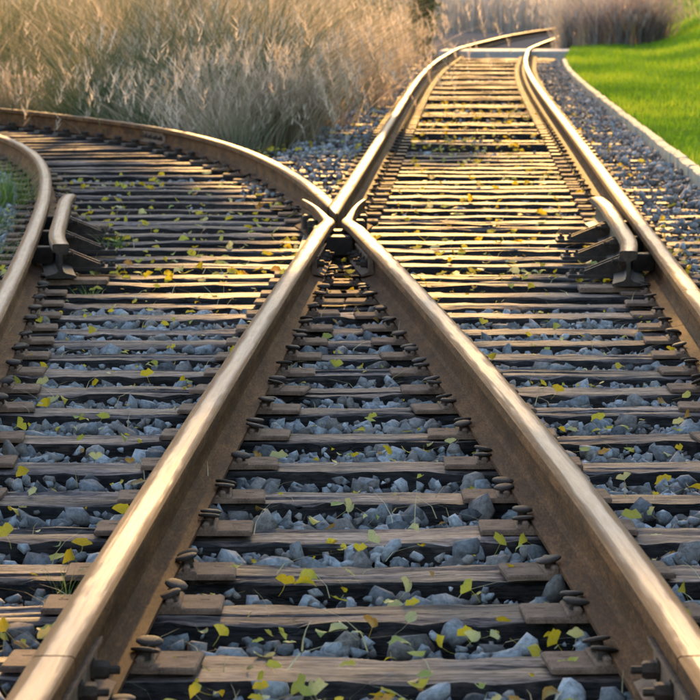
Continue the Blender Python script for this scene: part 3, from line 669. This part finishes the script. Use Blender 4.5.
def clear_of_sleepers(P, r, pad=0.0):
    ok = np.ones(len(P), bool)
    for cx, cy, rz, L, w in SL:
        m = np.abs(P[:, 1] - cy) < 1.6 if abs(rz) > .05 else np.abs(P[:, 1] - cy) < .3
        if not m.any(): continue
        dx, dy = P[m, 0] - cx, P[m, 1] - cy; ca, sa = math.cos(rz), math.sin(rz)
        lx, ly = dx * ca + dy * sa, -dx * sa + dy * ca
        ok[m] &= ~((np.abs(lx) < L / 2 + r[m]) & (np.abs(ly) < w / 2 + r[m] * pad))
    return ok
HULL = hull_variants(24, 11, 5); HULL_FAR = hull_variants(24, 9, 8); HULL_BIG = hull_variants(16, 16, 6)
def field(n, y0, y1, half, seed, kind='gap'):
    """random points in the view's trapezoid with a margin for a step to the side"""
    rng = np.random.default_rng(seed)
    y = y0 + (y1 - y0) * np.sqrt(rng.random(n)) if kind == 'gap' else rng.uniform(y0, y1, n)
    x = rng.uniform(-1, 1, n) * half(y)
    lim_r = kerb_x(np.minimum(y, 70)) - 0.03
    return np.stack([x, y], 1)[x < lim_r]
def in_bed(P):
    xl = np.where(P[:, 1] < 22, np.interp(P[:, 1], CS[:, 1], CS[:, 0]) - 1.6, np.interp(P[:, 1], CP[:, 1], CP[:, 0]) - 40)
    return P[P[:, 0] > xl]
rng = np.random.default_rng(77)
# near bed, lower fill and upper layer
P = in_bed(field(64000, 4.9, 13.5, lambda y: 0.105 * y + 0.75, 1)); r = np.clip(rng.lognormal(math.log(0.0180), 0.46, len(P)), 0.008, 0.044)
ok = clear_of_sleepers(P, r, 0.75); P, r = P[ok], r[ok]
z = -0.084 + rng.random(len(P)) ** 1.6 * 0.066
near_pos, near_r = np.column_stack([P, z]), r
# largest in view stay separate pieces
vis = near_r / near_pos[:, 1] * (near_pos[:, 2] > -0.066) * (np.abs(near_pos[:, 0]) < 0.1033 * near_pos[:, 1]) * (near_pos[:, 1] > 5.55)
big = np.argsort(-vis)[:300]; rest = np.setdiff1d(np.arange(len(near_r)), big)
scatter('ballast_stones', HULL, near_pos[rest], near_r[rest] * 1.15, M['stone'], bed, 2)['kind'] = 'stuff'
BIGM = [mesh_np('stone', v, f, [M['stone']]) for v, f in HULL_BIG]
for i in big:
    o = obj('stone', BIGM[int(rng.integers(len(BIGM)))], bed, (near_pos[i, 0], near_pos[i, 1], near_pos[i, 2] + 0.006))
    s = near_r[i] * 1.2; o.scale = (s, s, s); o.rotation_euler = (rng.normal(0, .5), rng.normal(0, .5), rng.random() * 6.28)
# middle and far bed
P = in_bed(field(33000, 13.5, 24, lambda y: 0.11 * y + 1.3, 3)); r = np.clip(rng.lognormal(math.log(0.024), 0.3, len(P)), 0.014, 0.042)
ok = clear_of_sleepers(P, r, 0.5); P, r = P[ok], r[ok]
pp = [np.column_stack([P, -0.088 + rng.random(len(P)) * 0.05])]; rr = [r]
P = field(34000, 24, 70, lambda y: 0.11 * y + 0.6, 4); P = P[(P[:, 1] < 34) | (P[:, 0] > np.interp(P[:, 1], CP[:, 1], CP[:, 0]) - 1.4)]
r = np.clip(rng.lognormal(math.log(0.032), 0.3, len(P)), 0.018, 0.055); ok = clear_of_sleepers(P, r, 0.5); P, r = P[ok], r[ok]
pp.append(np.column_stack([P, -0.095 + rng.random(len(P)) * 0.05])); rr.append(r)
# extra heap in the strip between right rail and kerb, and between the two tracks
y = rng.uniform(3.5, 64, 10500); x = np.interp(y, CR[:, 1], CR[:, 0]) + 0.2 + rng.random(len(y)) * 0.42
P = np.column_stack([x, y]); r = np.clip(rng.lognormal(math.log(0.028), 0.3, len(P)), 0.016, 0.05)
on = ~clear_of_sleepers(P, r, 0.3); keep = (~on) | (rng.random(len(P)) < 0.25); P, r, on = P[keep], r[keep], on[keep]
pp.append(np.column_stack([P, np.where(on, 0.008 + r * .2, -0.05 + rng.random(len(P)) * 0.05) + 0.05 * smst((P[:, 0] - np.interp(P[:, 1], CR[:, 1], CR[:, 0]) - .4) / .2)])); rr.append(r)
y = rng.uniform(21, 62, 5200); x = np.interp(y, CP[:, 1], CP[:, 0]) - 0.2 - rng.random(len(y)) * 0.6
P = np.column_stack([x, y]); r = np.clip(rng.lognormal(math.log(0.028), 0.3, len(P)), 0.016, 0.05)
on = ~clear_of_sleepers(P, r, 0.3); keep = (~on) | (rng.random(len(P)) < 0.5); P, r, on = P[keep], r[keep], on[keep]
pp.append(np.column_stack([P, np.where(on, 0.008 + r * .2, -0.05 + rng.random(len(P)) * 0.05)])); rr.append(r)
y = rng.uniform(11, 24, 5200); x = np.interp(y, CS[:, 1], CS[:, 0]) - 0.17 - rng.random(len(y)) * 0.75
pp.append(np.column_stack([x, y, -0.02 + rng.random(len(y)) * 0.03])); rr.append(np.clip(rng.lognormal(math.log(0.024), 0.3, len(y)), 0.014, 0.042))
y2 = rng.uniform(20, 36, 3500); x2 = np.interp(y2, CS[:, 1], CS[:, 0]) - 0.3 - rng.random(len(y2)) * 3.5
P = np.column_stack([x2, y2]); r = np.clip(rng.lognormal(math.log(0.034), 0.3, len(P)), 0.02, 0.06); ok = clear_of_sleepers(P, r, 0.4)
pp.append(np.column_stack([P[ok], np.full(ok.sum(), -0.08)])); rr.append(r[ok])
scatter('ballast_stones', HULL_FAR, np.vstack(pp), np.concatenate(rr), M['stone'], bed, 3)['kind'] = 'stuff'

# ------------------------------------------------------------------ grass and reeds
def blades(pos, h, lean, width, seed, seg=3, az=None, curve=1.0):
    """pos (n,3); returns V,F,T for tapering bent strips"""
    rng = np.random.default_rng(seed); n = len(pos)
    az = rng.random(n) * 6.283 if az is None else az
    d = np.stack([np.cos(az), np.sin(az), 0 * az], 1); sd = np.stack([-np.sin(az), np.cos(az), 0 * az], 1)
    tw = rng.random(n) * 6.283; sd = sd * np.cos(tw)[:, None] + d * np.sin(tw)[:, None]
    V = np.zeros((n, seg + 1, 2, 3))
    for k in range(seg + 1):
        t = k / seg
        c = pos + np.array([0, 0, 1]) * (h * t * (1 - 0.25 * lean * t))[:, None] + d * (h * lean * t ** (1 + curve))[:, None]
        wd = (width * (1 - t) ** 0.7 + 0.0004)[:, None] * 0.5
        V[:, k, 0] = c - sd * wd; V[:, k, 1] = c + sd * wd
    m = (seg + 1) * 2; base = np.arange(n)[:, None] * m
    F = np.concatenate([np.stack([base[:, 0] + 2 * k, base[:, 0] + 2 * k + 1, base[:, 0] + 2 * k + 3, base[:, 0] + 2 * k + 2], 1) for k in range(seg)])
    tips = pos + np.array([0, 0, 1]) * (h * (1 - 0.25 * lean))[:, None] + d * (h * lean)[:, None]
    return V.reshape(-1, 3), F, m, tips, d
def plumes(tips, d, length, seed, per=9):
    """feathery seed heads: short splayed strips about each stem tip"""
    rng = np.random.default_rng(seed); n = len(tips); k = np.tile(np.arange(per), n); i = np.repeat(np.arange(n), per)
    L = np.repeat(length, per); up = np.array([0, 0, 1.0])
    pos = tips[i] - (up * .8 - d[i] * .25) * (L * (k / per))[:, None] + rng.normal(0, 0.004, (n * per, 3))
    return blades(pos, L * rng.uniform(.22, .5, n * per), rng.uniform(.2, .9, n * per), np.full(n * per, 0.012), seed + 1, seg=1), i
def grass_obj(name, pos, h, lean, width, mat, seed, tint, plume=0.0, plen=0.22, parent=None, seg=3, ptint=(.7, 1.0)):
    rng = np.random.default_rng(seed + 9)
    V, F, m, tips, d = blades(pos, h, lean, width, seed, seg)
    T = np.repeat(tint, m)
    if plume > 0:
        s = np.where(rng.random(len(pos)) < plume)[0]
        (V2, F2, m2, _, _), i = plumes(tips[s], d[s], plen * rng.uniform(.6, 1.3, len(s)), seed + 3)
        T2 = np.repeat(rng.uniform(*ptint, len(s))[i], m2)
        F = np.vstack([F, F2 + len(V)]); V = np.vstack([V, V2]); T = np.concatenate([T, T2])
    return obj(name, mesh_np(name, V, F, [mat], tint=T), parent)
rng = np.random.default_rng(21)
# tall dry grass left of the main line: front edge behind the branch rail and beside the main rail
bq = CQ[CQ[:, 1] > 20]
cx, cy, cn = [], [], []
while len(cx) < 330:
    y = 28.5 + 52 * rng.random() ** 1.9; x = rng.uniform(-7.5, 2.0)
    if x > np.interp(y, [27, 35, 40, 52, 60, 75, 82], [-0.9, -0.35, 0.0, 0.5, 0.55, 0.7, 0.9]): continue
    if y < np.interp(x, bq[::-1, 0], bq[::-1, 1]) + 1.15: continue
    cx.append(x); cy.append(y)
cx, cy = np.array(cx), np.array(cy); nc = len(cx)
depth = np.minimum(cy - np.interp(cx, bq[::-1, 0], bq[::-1, 1]), 12)          # metres behind the front edge
side = np.interp(cy, [27, 35, 40, 52, 60, 75, 82], [-0.9, -0.35, 0.0, 0.5, 0.55, 0.7, 0.9]) - cx
ch = (0.62 + 1.25 * smst(depth / 7.0)) * rng.uniform(.75, 1.2, nc) * (0.72 + 0.28 * smst(side / .8))
ct = np.clip(rng.choice([.02, .2, .42, .6, .9], nc, p=[.24, .22, .2, .16, .18]) + 0.26 * smst((cx + 2.5) / 2.5) - .12, 0, 1)
per = 135; i = np.repeat(np.arange(nc), per); n = len(i)
a = rng.random(n) * 6.283; rd = np.abs(rng.normal(0, .20, n)) * (0.7 + ch[i] * .5)
x, y = cx[i] + rd * np.cos(a), cy[i] + rd * np.sin(a)
h = ch[i] * rng.uniform(.5, 1.12, n); tint = np.clip(ct[i] + rng.normal(0, .13, n), 0, 1)
lean = np.clip(.16 + rd * 1.2 + np.abs(rng.normal(0, .24, n)), .03, 1.4)
V, F, m, tips, d = blades(np.stack([x, y, np.full(n, -0.22)], 1), h, lean, rng.uniform(.007, .016, n), 31, 4, az=a + rng.normal(0, .5, n)); T = np.repeat(tint, m)
sel = np.where(rng.random(n) < (.04 + .13 * smst((cx[i] + 3.5) / 3)) * smst((ct[i] - .1) / .4))[0]
(V2, F2, m2, _, _), k2 = plumes(tips[sel], d[sel], .24 * rng.uniform(.6, 1.3, len(sel)), 34)
T2 = np.repeat(np.clip(tint[sel] + rng.uniform(.15, .5, len(sel)), 0, 1)[k2], m2)
g = obj('tall_dry_grass', mesh_np('tall_dry_grass', np.vstack([V, V2]), np.vstack([F, F2 + len(V)]), [M['dry']], tint=np.concatenate([T, T2])))
g = bpy.data.objects['tall_dry_grass']; tag(g, 'mass of tall dry grass filling the bank behind the curved branch rail', 'dry grass', kind='stuff')
# single tufts at its front edge
def tuft(x, y, n, spread, hh, label, seed, mat='dry', cat='grass tuft', group=None, tr=(.25, .9), plume=.2, z=-0.2, wid=.010, name='grass_tuft'):
    rng = np.random.default_rng(seed); a = rng.random(n) * 6.283; rd = np.abs(rng.normal(0, spread * .5, n))
    pos = np.stack([rd * np.cos(a), rd * np.sin(a), 0 * a], 1)
    V, F, m, tips, d = blades(pos, hh * rng.uniform(.5, 1.1, n), np.clip(.25 + rd / max(spread, .01) * .5 + rng.normal(0, .15, n), .05, 1.3), np.full(n, wid) * rng.uniform(.6, 1.3, n), seed, 4, az=a + rng.normal(0, .5, n))
    T = np.repeat(rng.uniform(*tr, n), m)
    if plume > 0:
        s = np.where(rng.random(n) < plume)[0]
        (V2, F2, m2, _, _), i = plumes(tips[s], d[s], .2 * rng.uniform(.6, 1.3, len(s)), seed + 3)
        F = np.vstack([F, F2 + len(V)]); T = np.concatenate([T, np.repeat(rng.uniform(.65, 1, len(s))[i], m2)]); V = np.vstack([V, V2])
    o = obj(name, mesh_np(name, V, F, [M[mat]], tint=T), None, (x, y, z)); tag(o, label, cat, group); return o
TG = 'dry grass tufts along the rails'
tuft(-0.62, 29.6, 900, .42, 1.05, 'big fountain shaped dry grass tuft standing nearest behind the frog', 401, group=TG, plume=.3)
tuft(-1.35, 30.6, 600, .40, .95, 'brown dry grass tuft just left of the big fountain shaped tuft', 402, group=TG, tr=(.3, .75))
tuft(-0.35, 33.2, 600, .35, 1.15, 'orange tinged dry grass tuft just right of the big fountain shaped tuft', 403, group=TG, tr=(.45, 1))
tuft(-2.1, 31.6, 500, .35, .75, 'low greenish grass tuft behind the bolted joint of the curved rail', 404, group=TG, tr=(0, .5), plume=.05)
tuft(-3.4, 33.6, 600, .40, .9, 'dark brown grass tuft near the left edge behind the curved rail', 405, group=TG, tr=(.15, .6))
tuft(0.15, 38.5, 600, .35, 1.2, 'pale dry grass tuft leaning over the gravel beside the gold rail', 406, group=TG, tr=(.5, 1), plume=.35)
tuft(0.15, 46.0, 600, .38, 1.3, 'sunlit orange grass tuft halfway along the gold rail', 407, group=TG, tr=(.55, 1), plume=.35)
# green grass under the left edge rail and small weeds
tuft(-1.98, 18.0, 260, .22, .34, 'green grass tuft growing against the left edge rail', 411, 'green', tr=(.2, 1), plume=0, z=-.08, wid=.006)
tuft(-1.95, 16.9, 200, .2, .26, 'middle green grass tuft outside the leftmost rail beside the check rail', 418, 'green', tr=(.3, 1), plume=0, z=-.05, wid=.006)
tuft(-2.05, 20.2, 260, .22, .36, 'farther green grass tuft in the gravel outside the leftmost rail', 417, 'green', tr=(.2, 1), plume=0, z=-.05, wid=.007)
tuft(-1.72, 15.9, 200, .20, .24, 'lower green grass tuft among yellow leaves at the left edge', 412, 'green', tr=(.2, 1), plume=0, z=-.08, wid=.006)
tuft(-1.17, 16.7, 60, .07, .16, 'small green weed between the sleepers beside the left check rail', 413, 'green', cat='weed', tr=(0, .6), plume=0, z=-.05, wid=.008, name='weed')
tuft(-1.10, 14.2, 30, .05, .10, 'tiny pale weed in the gravel right of the left check rail', 414, 'green', cat='weed', tr=(.5, 1), plume=0, z=-.05, wid=.006, name='weed')
tuft(1.98, 20.4, 50, .10, .09, 'small mossy weed in the gravel strip at the right edge', 415, 'green', cat='weed', tr=(.2, .8), plume=0, z=-.06, wid=.008, name='weed')
tuft(-0.60, 7.1, 26, .05, .12, 'wispy grass seedling at the left edge beside the golden rail', 416, 'green', cat='weed', tr=(.5, 1), plume=0, z=-.06, wid=.003, name='weed')
# far reeds across the end of the track
n = 14000; x = rng.uniform(-24, 16, n); y = rng.uniform(124, 134, n) 
h = 3.0 * rng.uniform(.6, 1.1, n)
grass_obj('far_reeds', np.stack([x, y, np.full(n, -0.22)], 1), h, np.abs(rng.normal(.15, .12, n)), rng.uniform(.02, .05, n), M['reed'], 41, rng.random(n), plume=.3, plen=.5, ptint=(.5, 1))
tag(bpy.data.objects['far_reeds'], 'hazy band of grey reeds across the far end behind the track', 'reeds', kind='stuff')
# lawn blades
n = 118000; y = np.concatenate([17 + 110 * rng.random(105000) ** 1.35, rng.uniform(3, 17, 13000)]); x = kerb_x(np.minimum(y, 64)) + np.where(y > 64, (y - 64) * .075, 0) + 0.125 + rng.random(n) ** 1.4 * (0.115 * y + 1.2 - 0.05 * y)
P = np.stack([x, y], 1); z = lawn_z(x, y)
grass_obj('lawn_grass', np.stack([x, y, z - 0.005], 1), rng.uniform(.03, .075, n) * (1 + np.maximum(y - 17, 0) / 60), np.abs(rng.normal(.5, .3, n)), rng.uniform(.004, .009, n) * (1 + np.maximum(y - 17, 0) / 30), M['blade'], 51, np.clip(.42 + .20 * np.sin(x * 2.3 + y * .4) + .18 * np.sin(y * .55 + 2 * np.sin(x * .8)) + .10 * np.sin(x * 9 + y * 1.7) + rng.normal(0, .2, n), 0, 1), seg=1)
tag(bpy.data.objects['lawn_grass'], 'short bright green lawn grass on the bank right of the kerb', 'grass', kind='stuff')

# ------------------------------------------------------------------ shrubs
QUAD = [(np.array([(-.5, 0, 0), (0, -.32, .06), (.5, 0, 0), (0, .32, .06)], float), np.array([[0, 1, 2, 3]]))]
def shrub(x, y, z, rx, ry, hh, n, leaf, mat, label, cat, seed, name, group=None, stems=9, lo=.05, jmin=1, rb=.15):
    rng = np.random.default_rng(seed); e = empty(name, (x, y, z)); tag(e, label, cat, group)
    b = MB(); tips = []
    for k in range(stems):
        a = rng.random() * 6.283; r = rng.uniform(.2, .9); tip = np.array([rx * r * math.cos(a), ry * r * math.sin(a), hh * rng.uniform(.65, 1.0)]); root = np.array([rx * rb * r * math.cos(a), ry * rb * r * math.sin(a), -0.05])
        prev = None
        for j in range(6):
            t = j / 5; c = root + (tip - root) * t + np.array([.06 * math.sin(3 * t + k), .06 * math.cos(2 * t + k), 0]) * t
            w = .022 * (1 - t) + .004; ring = [len(b.v) + q for q in range(5)]
            b.v += [tuple(c + np.array([w * math.cos(q * 1.2566), w * math.sin(q * 1.2566), 0])) for q in range(5)]
            if prev:
                b.f += [(prev[q], prev[(q + 1) % 5], ring[(q + 1) % 5], ring[q]) for q in range(5)]; b.m += [0] * 5
            prev = ring
            if j > jmin: tips.append(c)
    obj('stem', b.mesh('stem', M['bark']), e)
    tips = np.array(tips); c = tips[rng.integers(0, len(tips), n)] + rng.normal(0, 1, (n, 3)) * np.array([rx * .22, ry * .22, hh * .13])
    c[:, 2] = np.clip(c[:, 2], lo, None)
    scatter('foliage', QUAD, c, leaf * rng.uniform(.5, 1.3, n), M[mat], e, seed + 1, 1.2, tint=np.clip(rng.normal(.5, .25, n), 0, 1))
shrub(1.55, 72.5, -.2, .34, .6, 1.95, 4200, .08, 'shrub', 'dark green shrub at the end of the dry grass beside the gold rail', 'shrub', 601, 'green_shrub')
shrub(.4, 60, -.2, .6, .7, 1.5, 1500, .08, 'shrub', 'green leafy shrub poking out of the top of the dry grass', 'shrub', 602, 'green_shrub')
for i, (x, y, rx, hh, lab) in enumerate([(4.95, 76.5, .32, 1.7, 'leftmost of the dried bushes, pale, at the right end of the far track'), (5.45, 75.5, .42, 1.35, 'dried dark bush beside the palest one above the lawn'), (5.95, 75.0, .42, 1.5, 'middle dried bush above the lawn with orange seed heads'),
                                      (6.45, 75.0, .42, 1.45, 'dried purple brown bush right of the middle one above the lawn'), (6.85, 75.5, .3, 1.5, 'rightmost dried bush where the lawn bank rises')]):
    o = tuft(x, y, 520, rx * 1.25, hh + .2, lab, 610 + i * 3, 'bush' if i else 'reed', 'dried bush', 'dried bushes above the lawn', tr=(0, .9), plume=.55, z=.06, wid=.02, name='dried_bush')
# unseen ginkgo trees, added to shade the branch and foreground, crowns above the view
def tree(x, y, hh, r, label, seed, n=11000, lo=.28):
    rng = np.random.default_rng(seed); e = empty('added_shade_ginkgo', (x, y, -.24)); tag(e, label, 'tree', 'unseen ginkgo trees added for shade')
    b = MB(); tips = []
    def limb(p0, p1, w0, w1, k=6):
        prev = None; bend = rng.normal(0, .12, 3)
        for j in range(k):
            t = j / (k - 1); c = p0 + (p1 - p0) * t + bend * math.sin(t * math.pi); w = w0 + (w1 - w0) * t; ring = [len(b.v) + q for q in range(7)]
            b.v.extend(tuple(c + np.array([w * math.cos(q * .8976), w * math.sin(q * .8976), 0])) for q in range(7))
            if prev: b.f.extend((prev[q], prev[(q + 1) % 7], ring[(q + 1) % 7], ring[q]) for q in range(7)); b.m.extend([0] * 7)
            prev = ring
            if t > .3: tips.append(c)
    top = np.array([0, 0, hh * .95]); limb(np.zeros(3), top, .17, .03, 9); tips.clear()
    for q in range(22):
        z = hh * rng.uniform(lo, .9); a = rng.random() * 6.283; l = r * rng.uniform(.7, 1.1) * (1.05 - .55 * (z / hh - .3))
        limb(np.array([0, 0, z]), np.array([l * math.cos(a), l * math.sin(a), z + l * rng.uniform(.2, .6)]), .05, .012)
    obj('trunk', b.mesh('trunk', M['bark']), e)
    tp = np.array(tips); c = tp[rng.integers(0, len(tp), n)] + rng.normal(0, .27, (n, 3))
    scatter('crown', QUAD, c, rng.uniform(.10, .2, n), M['leaf'], e, seed + 1, 1.2, tint=rng.choice([.1, .22, .42], n))
tree(-2.3, 48, 13.0, 2.9, 'unseen ginkgo tree added for shade in the dry grass nearest the main line', 701, n=70000)
tree(-5.9, 46.5, 12.4, 2.6, 'unseen ginkgo tree added for shade in the dry grass near the left edge', 702, n=50000)
tree(4.7, 41.0, 11.5, 5.6, 'broad unseen ginkgo tree on the lawn, its crown added to shade the track', 711, n=40000, lo=.42)
tree(-9.0, 48.0, 7.8, 2.1, 'unseen ginkgo tree added for shade beyond the left edge behind the dry grass', 703)

# ------------------------------------------------------------------ fallen leaves
def fan_leaf(seed):
    """ginkgo leaf: notched fan on a thin stalk, curled; unit = leaf width"""
    rng = np.random.default_rng(seed); n = 9; V = [(0, 0, 0)]; F = []
    curl = rng.choice([-1, 1]) * rng.uniform(.3, 1.3); cup = rng.uniform(-.9, .9); notch = rng.uniform(.05, .3); sp = rng.uniform(1.0, 1.35)
    rows = 3
    for r in range(1, rows + 1):
        for k in range(n):
            a = -sp + 2 * sp * k / (n - 1); t = r / rows
            R = .62 * t * (1 - (notch * (1 - min(1, abs(k - 4) / 1.2)) if r == rows else 0)) * (1 + (.05 * rng.normal() if r == rows else 0))
            x, y = R * math.sin(a), R * math.cos(a)
            V.append((x, y, curl * y * y * .8 + cup * x * x * 1.2 + .02 * math.sin(a * 7) * t))
    for k in range(n - 1): F.append((0, 1 + k + 1, 1 + k))
    for r in range(rows - 1):
        for k in range(n - 1):
            a = 1 + r * n + k; F += [(a, a + 1, a + n + 1), (a, a + n + 1, a + n)]
    V2 = np.array(V); b = len(V); bend = rng.uniform(-.3, .3)
    st = [(bend * t * t - s * .012, -.75 * t, .12 * t * t + (.012 if q else -.012) * 0) for t in (0, .5, 1) for q, s in ((0, 1), (1, -1))]
    V2 = np.vstack([V2, np.array(st)])
    for k in range(2): a = b + 2 * k; F += [(a, a + 1, a + 3), (a, a + 3, a + 2)]
    return V2, np.array(F)
LEAF = [fan_leaf(900 + i) for i in range(14)]
tint_names = [('golden yellow', .08), ('bright yellow', .22), ('yellow green', .42), ('olive green', .62), ('pale cream', .80), ('brown edged yellow', .93)]
LM = {}
for i, (v, f) in enumerate(LEAF):
    for tn, tv in tint_names: LM[(i, tn)] = mesh_np('fallen_leaf', v, f, [M['leaf']], tint=np.full(len(v), tv) + np.linspace(-.05, .05, len(v)), smooth=60)
rng = np.random.default_rng(88)
tie_ys = SL[:36, 1]; tie_ys = np.sort(tie_ys[(tie_ys > 6.0) & (tie_ys < 23.2)])
def leaf_spot(x, y):
    """(z, on sleeper?) of what a leaf would lie on"""
    on = not clear_of_sleepers(np.array([[x, y]]), np.array([0.0]), 0)[0]
    return (0.006, True) if on else (-0.012 + rng.uniform(-.012, .012), False)
def side_word(x, y):
    xp, xq, xs, xr = at_y(CP, y)[0], at_y(CQ, y)[0], at_y(CS, y)[0], at_y(CR, y)[0]
    if y < 16.3:
        if x < xs: return 'outside the leftmost rail'
        if x < xp: return 'left of the golden rail'
        if x < xq:
            t = (x - xp) / (xq - xp)
            return 'by the golden rail' if t < .25 else 'midway across' if t < .55 else 'right of midway' if t < .78 else 'by the pale rail'
        return 'right of the pale rail' if x < xr else 'outside the rightmost rail'
    if x < xq: return 'on the left branch'
    return 'on the right track'
cand = []
def near_rail(x, y, d=0.085):
    return any(abs(x - at_y(C, y)[0]) < d for C in (CP, CQ, CR, CS))
while len(cand) < 285:
    y = 5.75 + 11.5 * rng.random() ** 1.6; x = rng.uniform(-1, 1) * 0.104 * y
    if near_rail(x, y): continue
    z, on = leaf_spot(x, y)
    if on and rng.random() < .8: continue
    cand.append((x, y, z, on))
for c in [(-1.42, 15.4), (-1.40, 15.7), (-1.43, 16.0), (-1.45, 16.3), (-1.44, 15.0), (1.30, 15.0), (1.28, 14.7), (1.25, 14.5), (1.22, 14.9), (0.02, 15.3), (-0.02, 15.5), (0.04, 15.0), (0.0, 14.8), (-1.75, 16.5), (-1.8, 15.9), (-1.78, 16.2), (-1.85, 16.8)]:
    cand.append((c[0], c[1], 0.02, False))
used_labels = set()
for x, y, z, on in cand:
    j = int(np.searchsorted(tie_ys, y)); up = (not on) and rng.random() < .42
    where = 'on the %s sleeper up' % nth(int(np.argmin(np.abs(tie_ys - y))) + 1) if on else 'in the %s gap up' % nth(min(j, len(tie_ys) - 1) + 1)
    for attempt in range(40):
        tn = tint_names[int(rng.choice(6, p=[.14, .24, .26, .14, .15, .07]))]; s = rng.uniform(.026, .049) * (0.85 if on else 1.0)
        size = 'small ' if s < .032 else 'large ' if s > .042 else ''
        lab = '%s%s leaf %s %s, %s' % (size, tn[0], 'standing' if up else 'lying', where, side_word(x, y))
        if lab not in used_labels: break
    used_labels.add(lab)
    o = obj('fallen_leaf', LM[(int(rng.integers(len(LEAF))), tn[0])], None, (x, y, z + (.012 if up else .004))); o.scale = (s, s, s)
    o.rotation_euler = (rng.uniform(.5, 1.35) if up else rng.normal(0, .18), rng.normal(0, .35 if up else .15), rng.uniform(-1.2, 1.2) if up else rng.random() * 6.28)
    tag(o, lab, 'leaf', 'fallen leaves on the track')
# the small ones farther off, and bits of straw
n = 2700; y = np.concatenate([15 + 26 * rng.random(2000) ** 1.6, 5.8 + 9 * rng.random(700)]); x = np.array([rng.uniform(at_y(CS, v)[0] - .9 if v < 24 else at_y(CP, v)[0] - 1.2, at_y(CR, v)[0] + .5) for v in y])
onl = ~clear_of_sleepers(np.stack([x, y], 1), np.zeros(n), 0)
pos = np.stack([x, y, np.where(onl, .008, -.012)], 1)
ok = ~np.array([near_rail(a, b, .07) for a, b in zip(x, y)]) & ((~onl) | (rng.random(n) < .5)); pos = pos[ok]
tg = np.array([t for _, t in tint_names])[rng.choice(6, len(pos), p=[.22, .3, .2, .08, .15, .05])]
o = scatter('fallen_leaves', LEAF, pos, np.where(pos[:, 1] > 15, rng.uniform(.035, .06, len(pos)), rng.uniform(.014, .026, len(pos))), M['leaf'], None, 12, .4, tint=tg); tag(o, 'scattered small yellow leaves on the farther parts of the tracks', 'leaves', kind='stuff')
n = 420; y = 5.6 + 16 * rng.random(n) ** 1.4; x = rng.uniform(-1, 1, n) * (.11 * y); onl = ~clear_of_sleepers(np.stack([x, y], 1), np.zeros(n), 0)
pos = np.stack([x, y, np.where(onl, .004, -.03)], 1); V, F, m, _, _ = blades(pos, rng.uniform(.03, .11, n), rng.uniform(.8, 2.6, n), rng.uniform(.0015, .004, n), 5)
o = obj('straw', mesh_np('straw', V, F, [M['straw']], tint=np.repeat(rng.random(n), m))); tag(o, 'thin bits of straw and leaf stalk strewn between the sleepers', 'straw', kind='stuff')
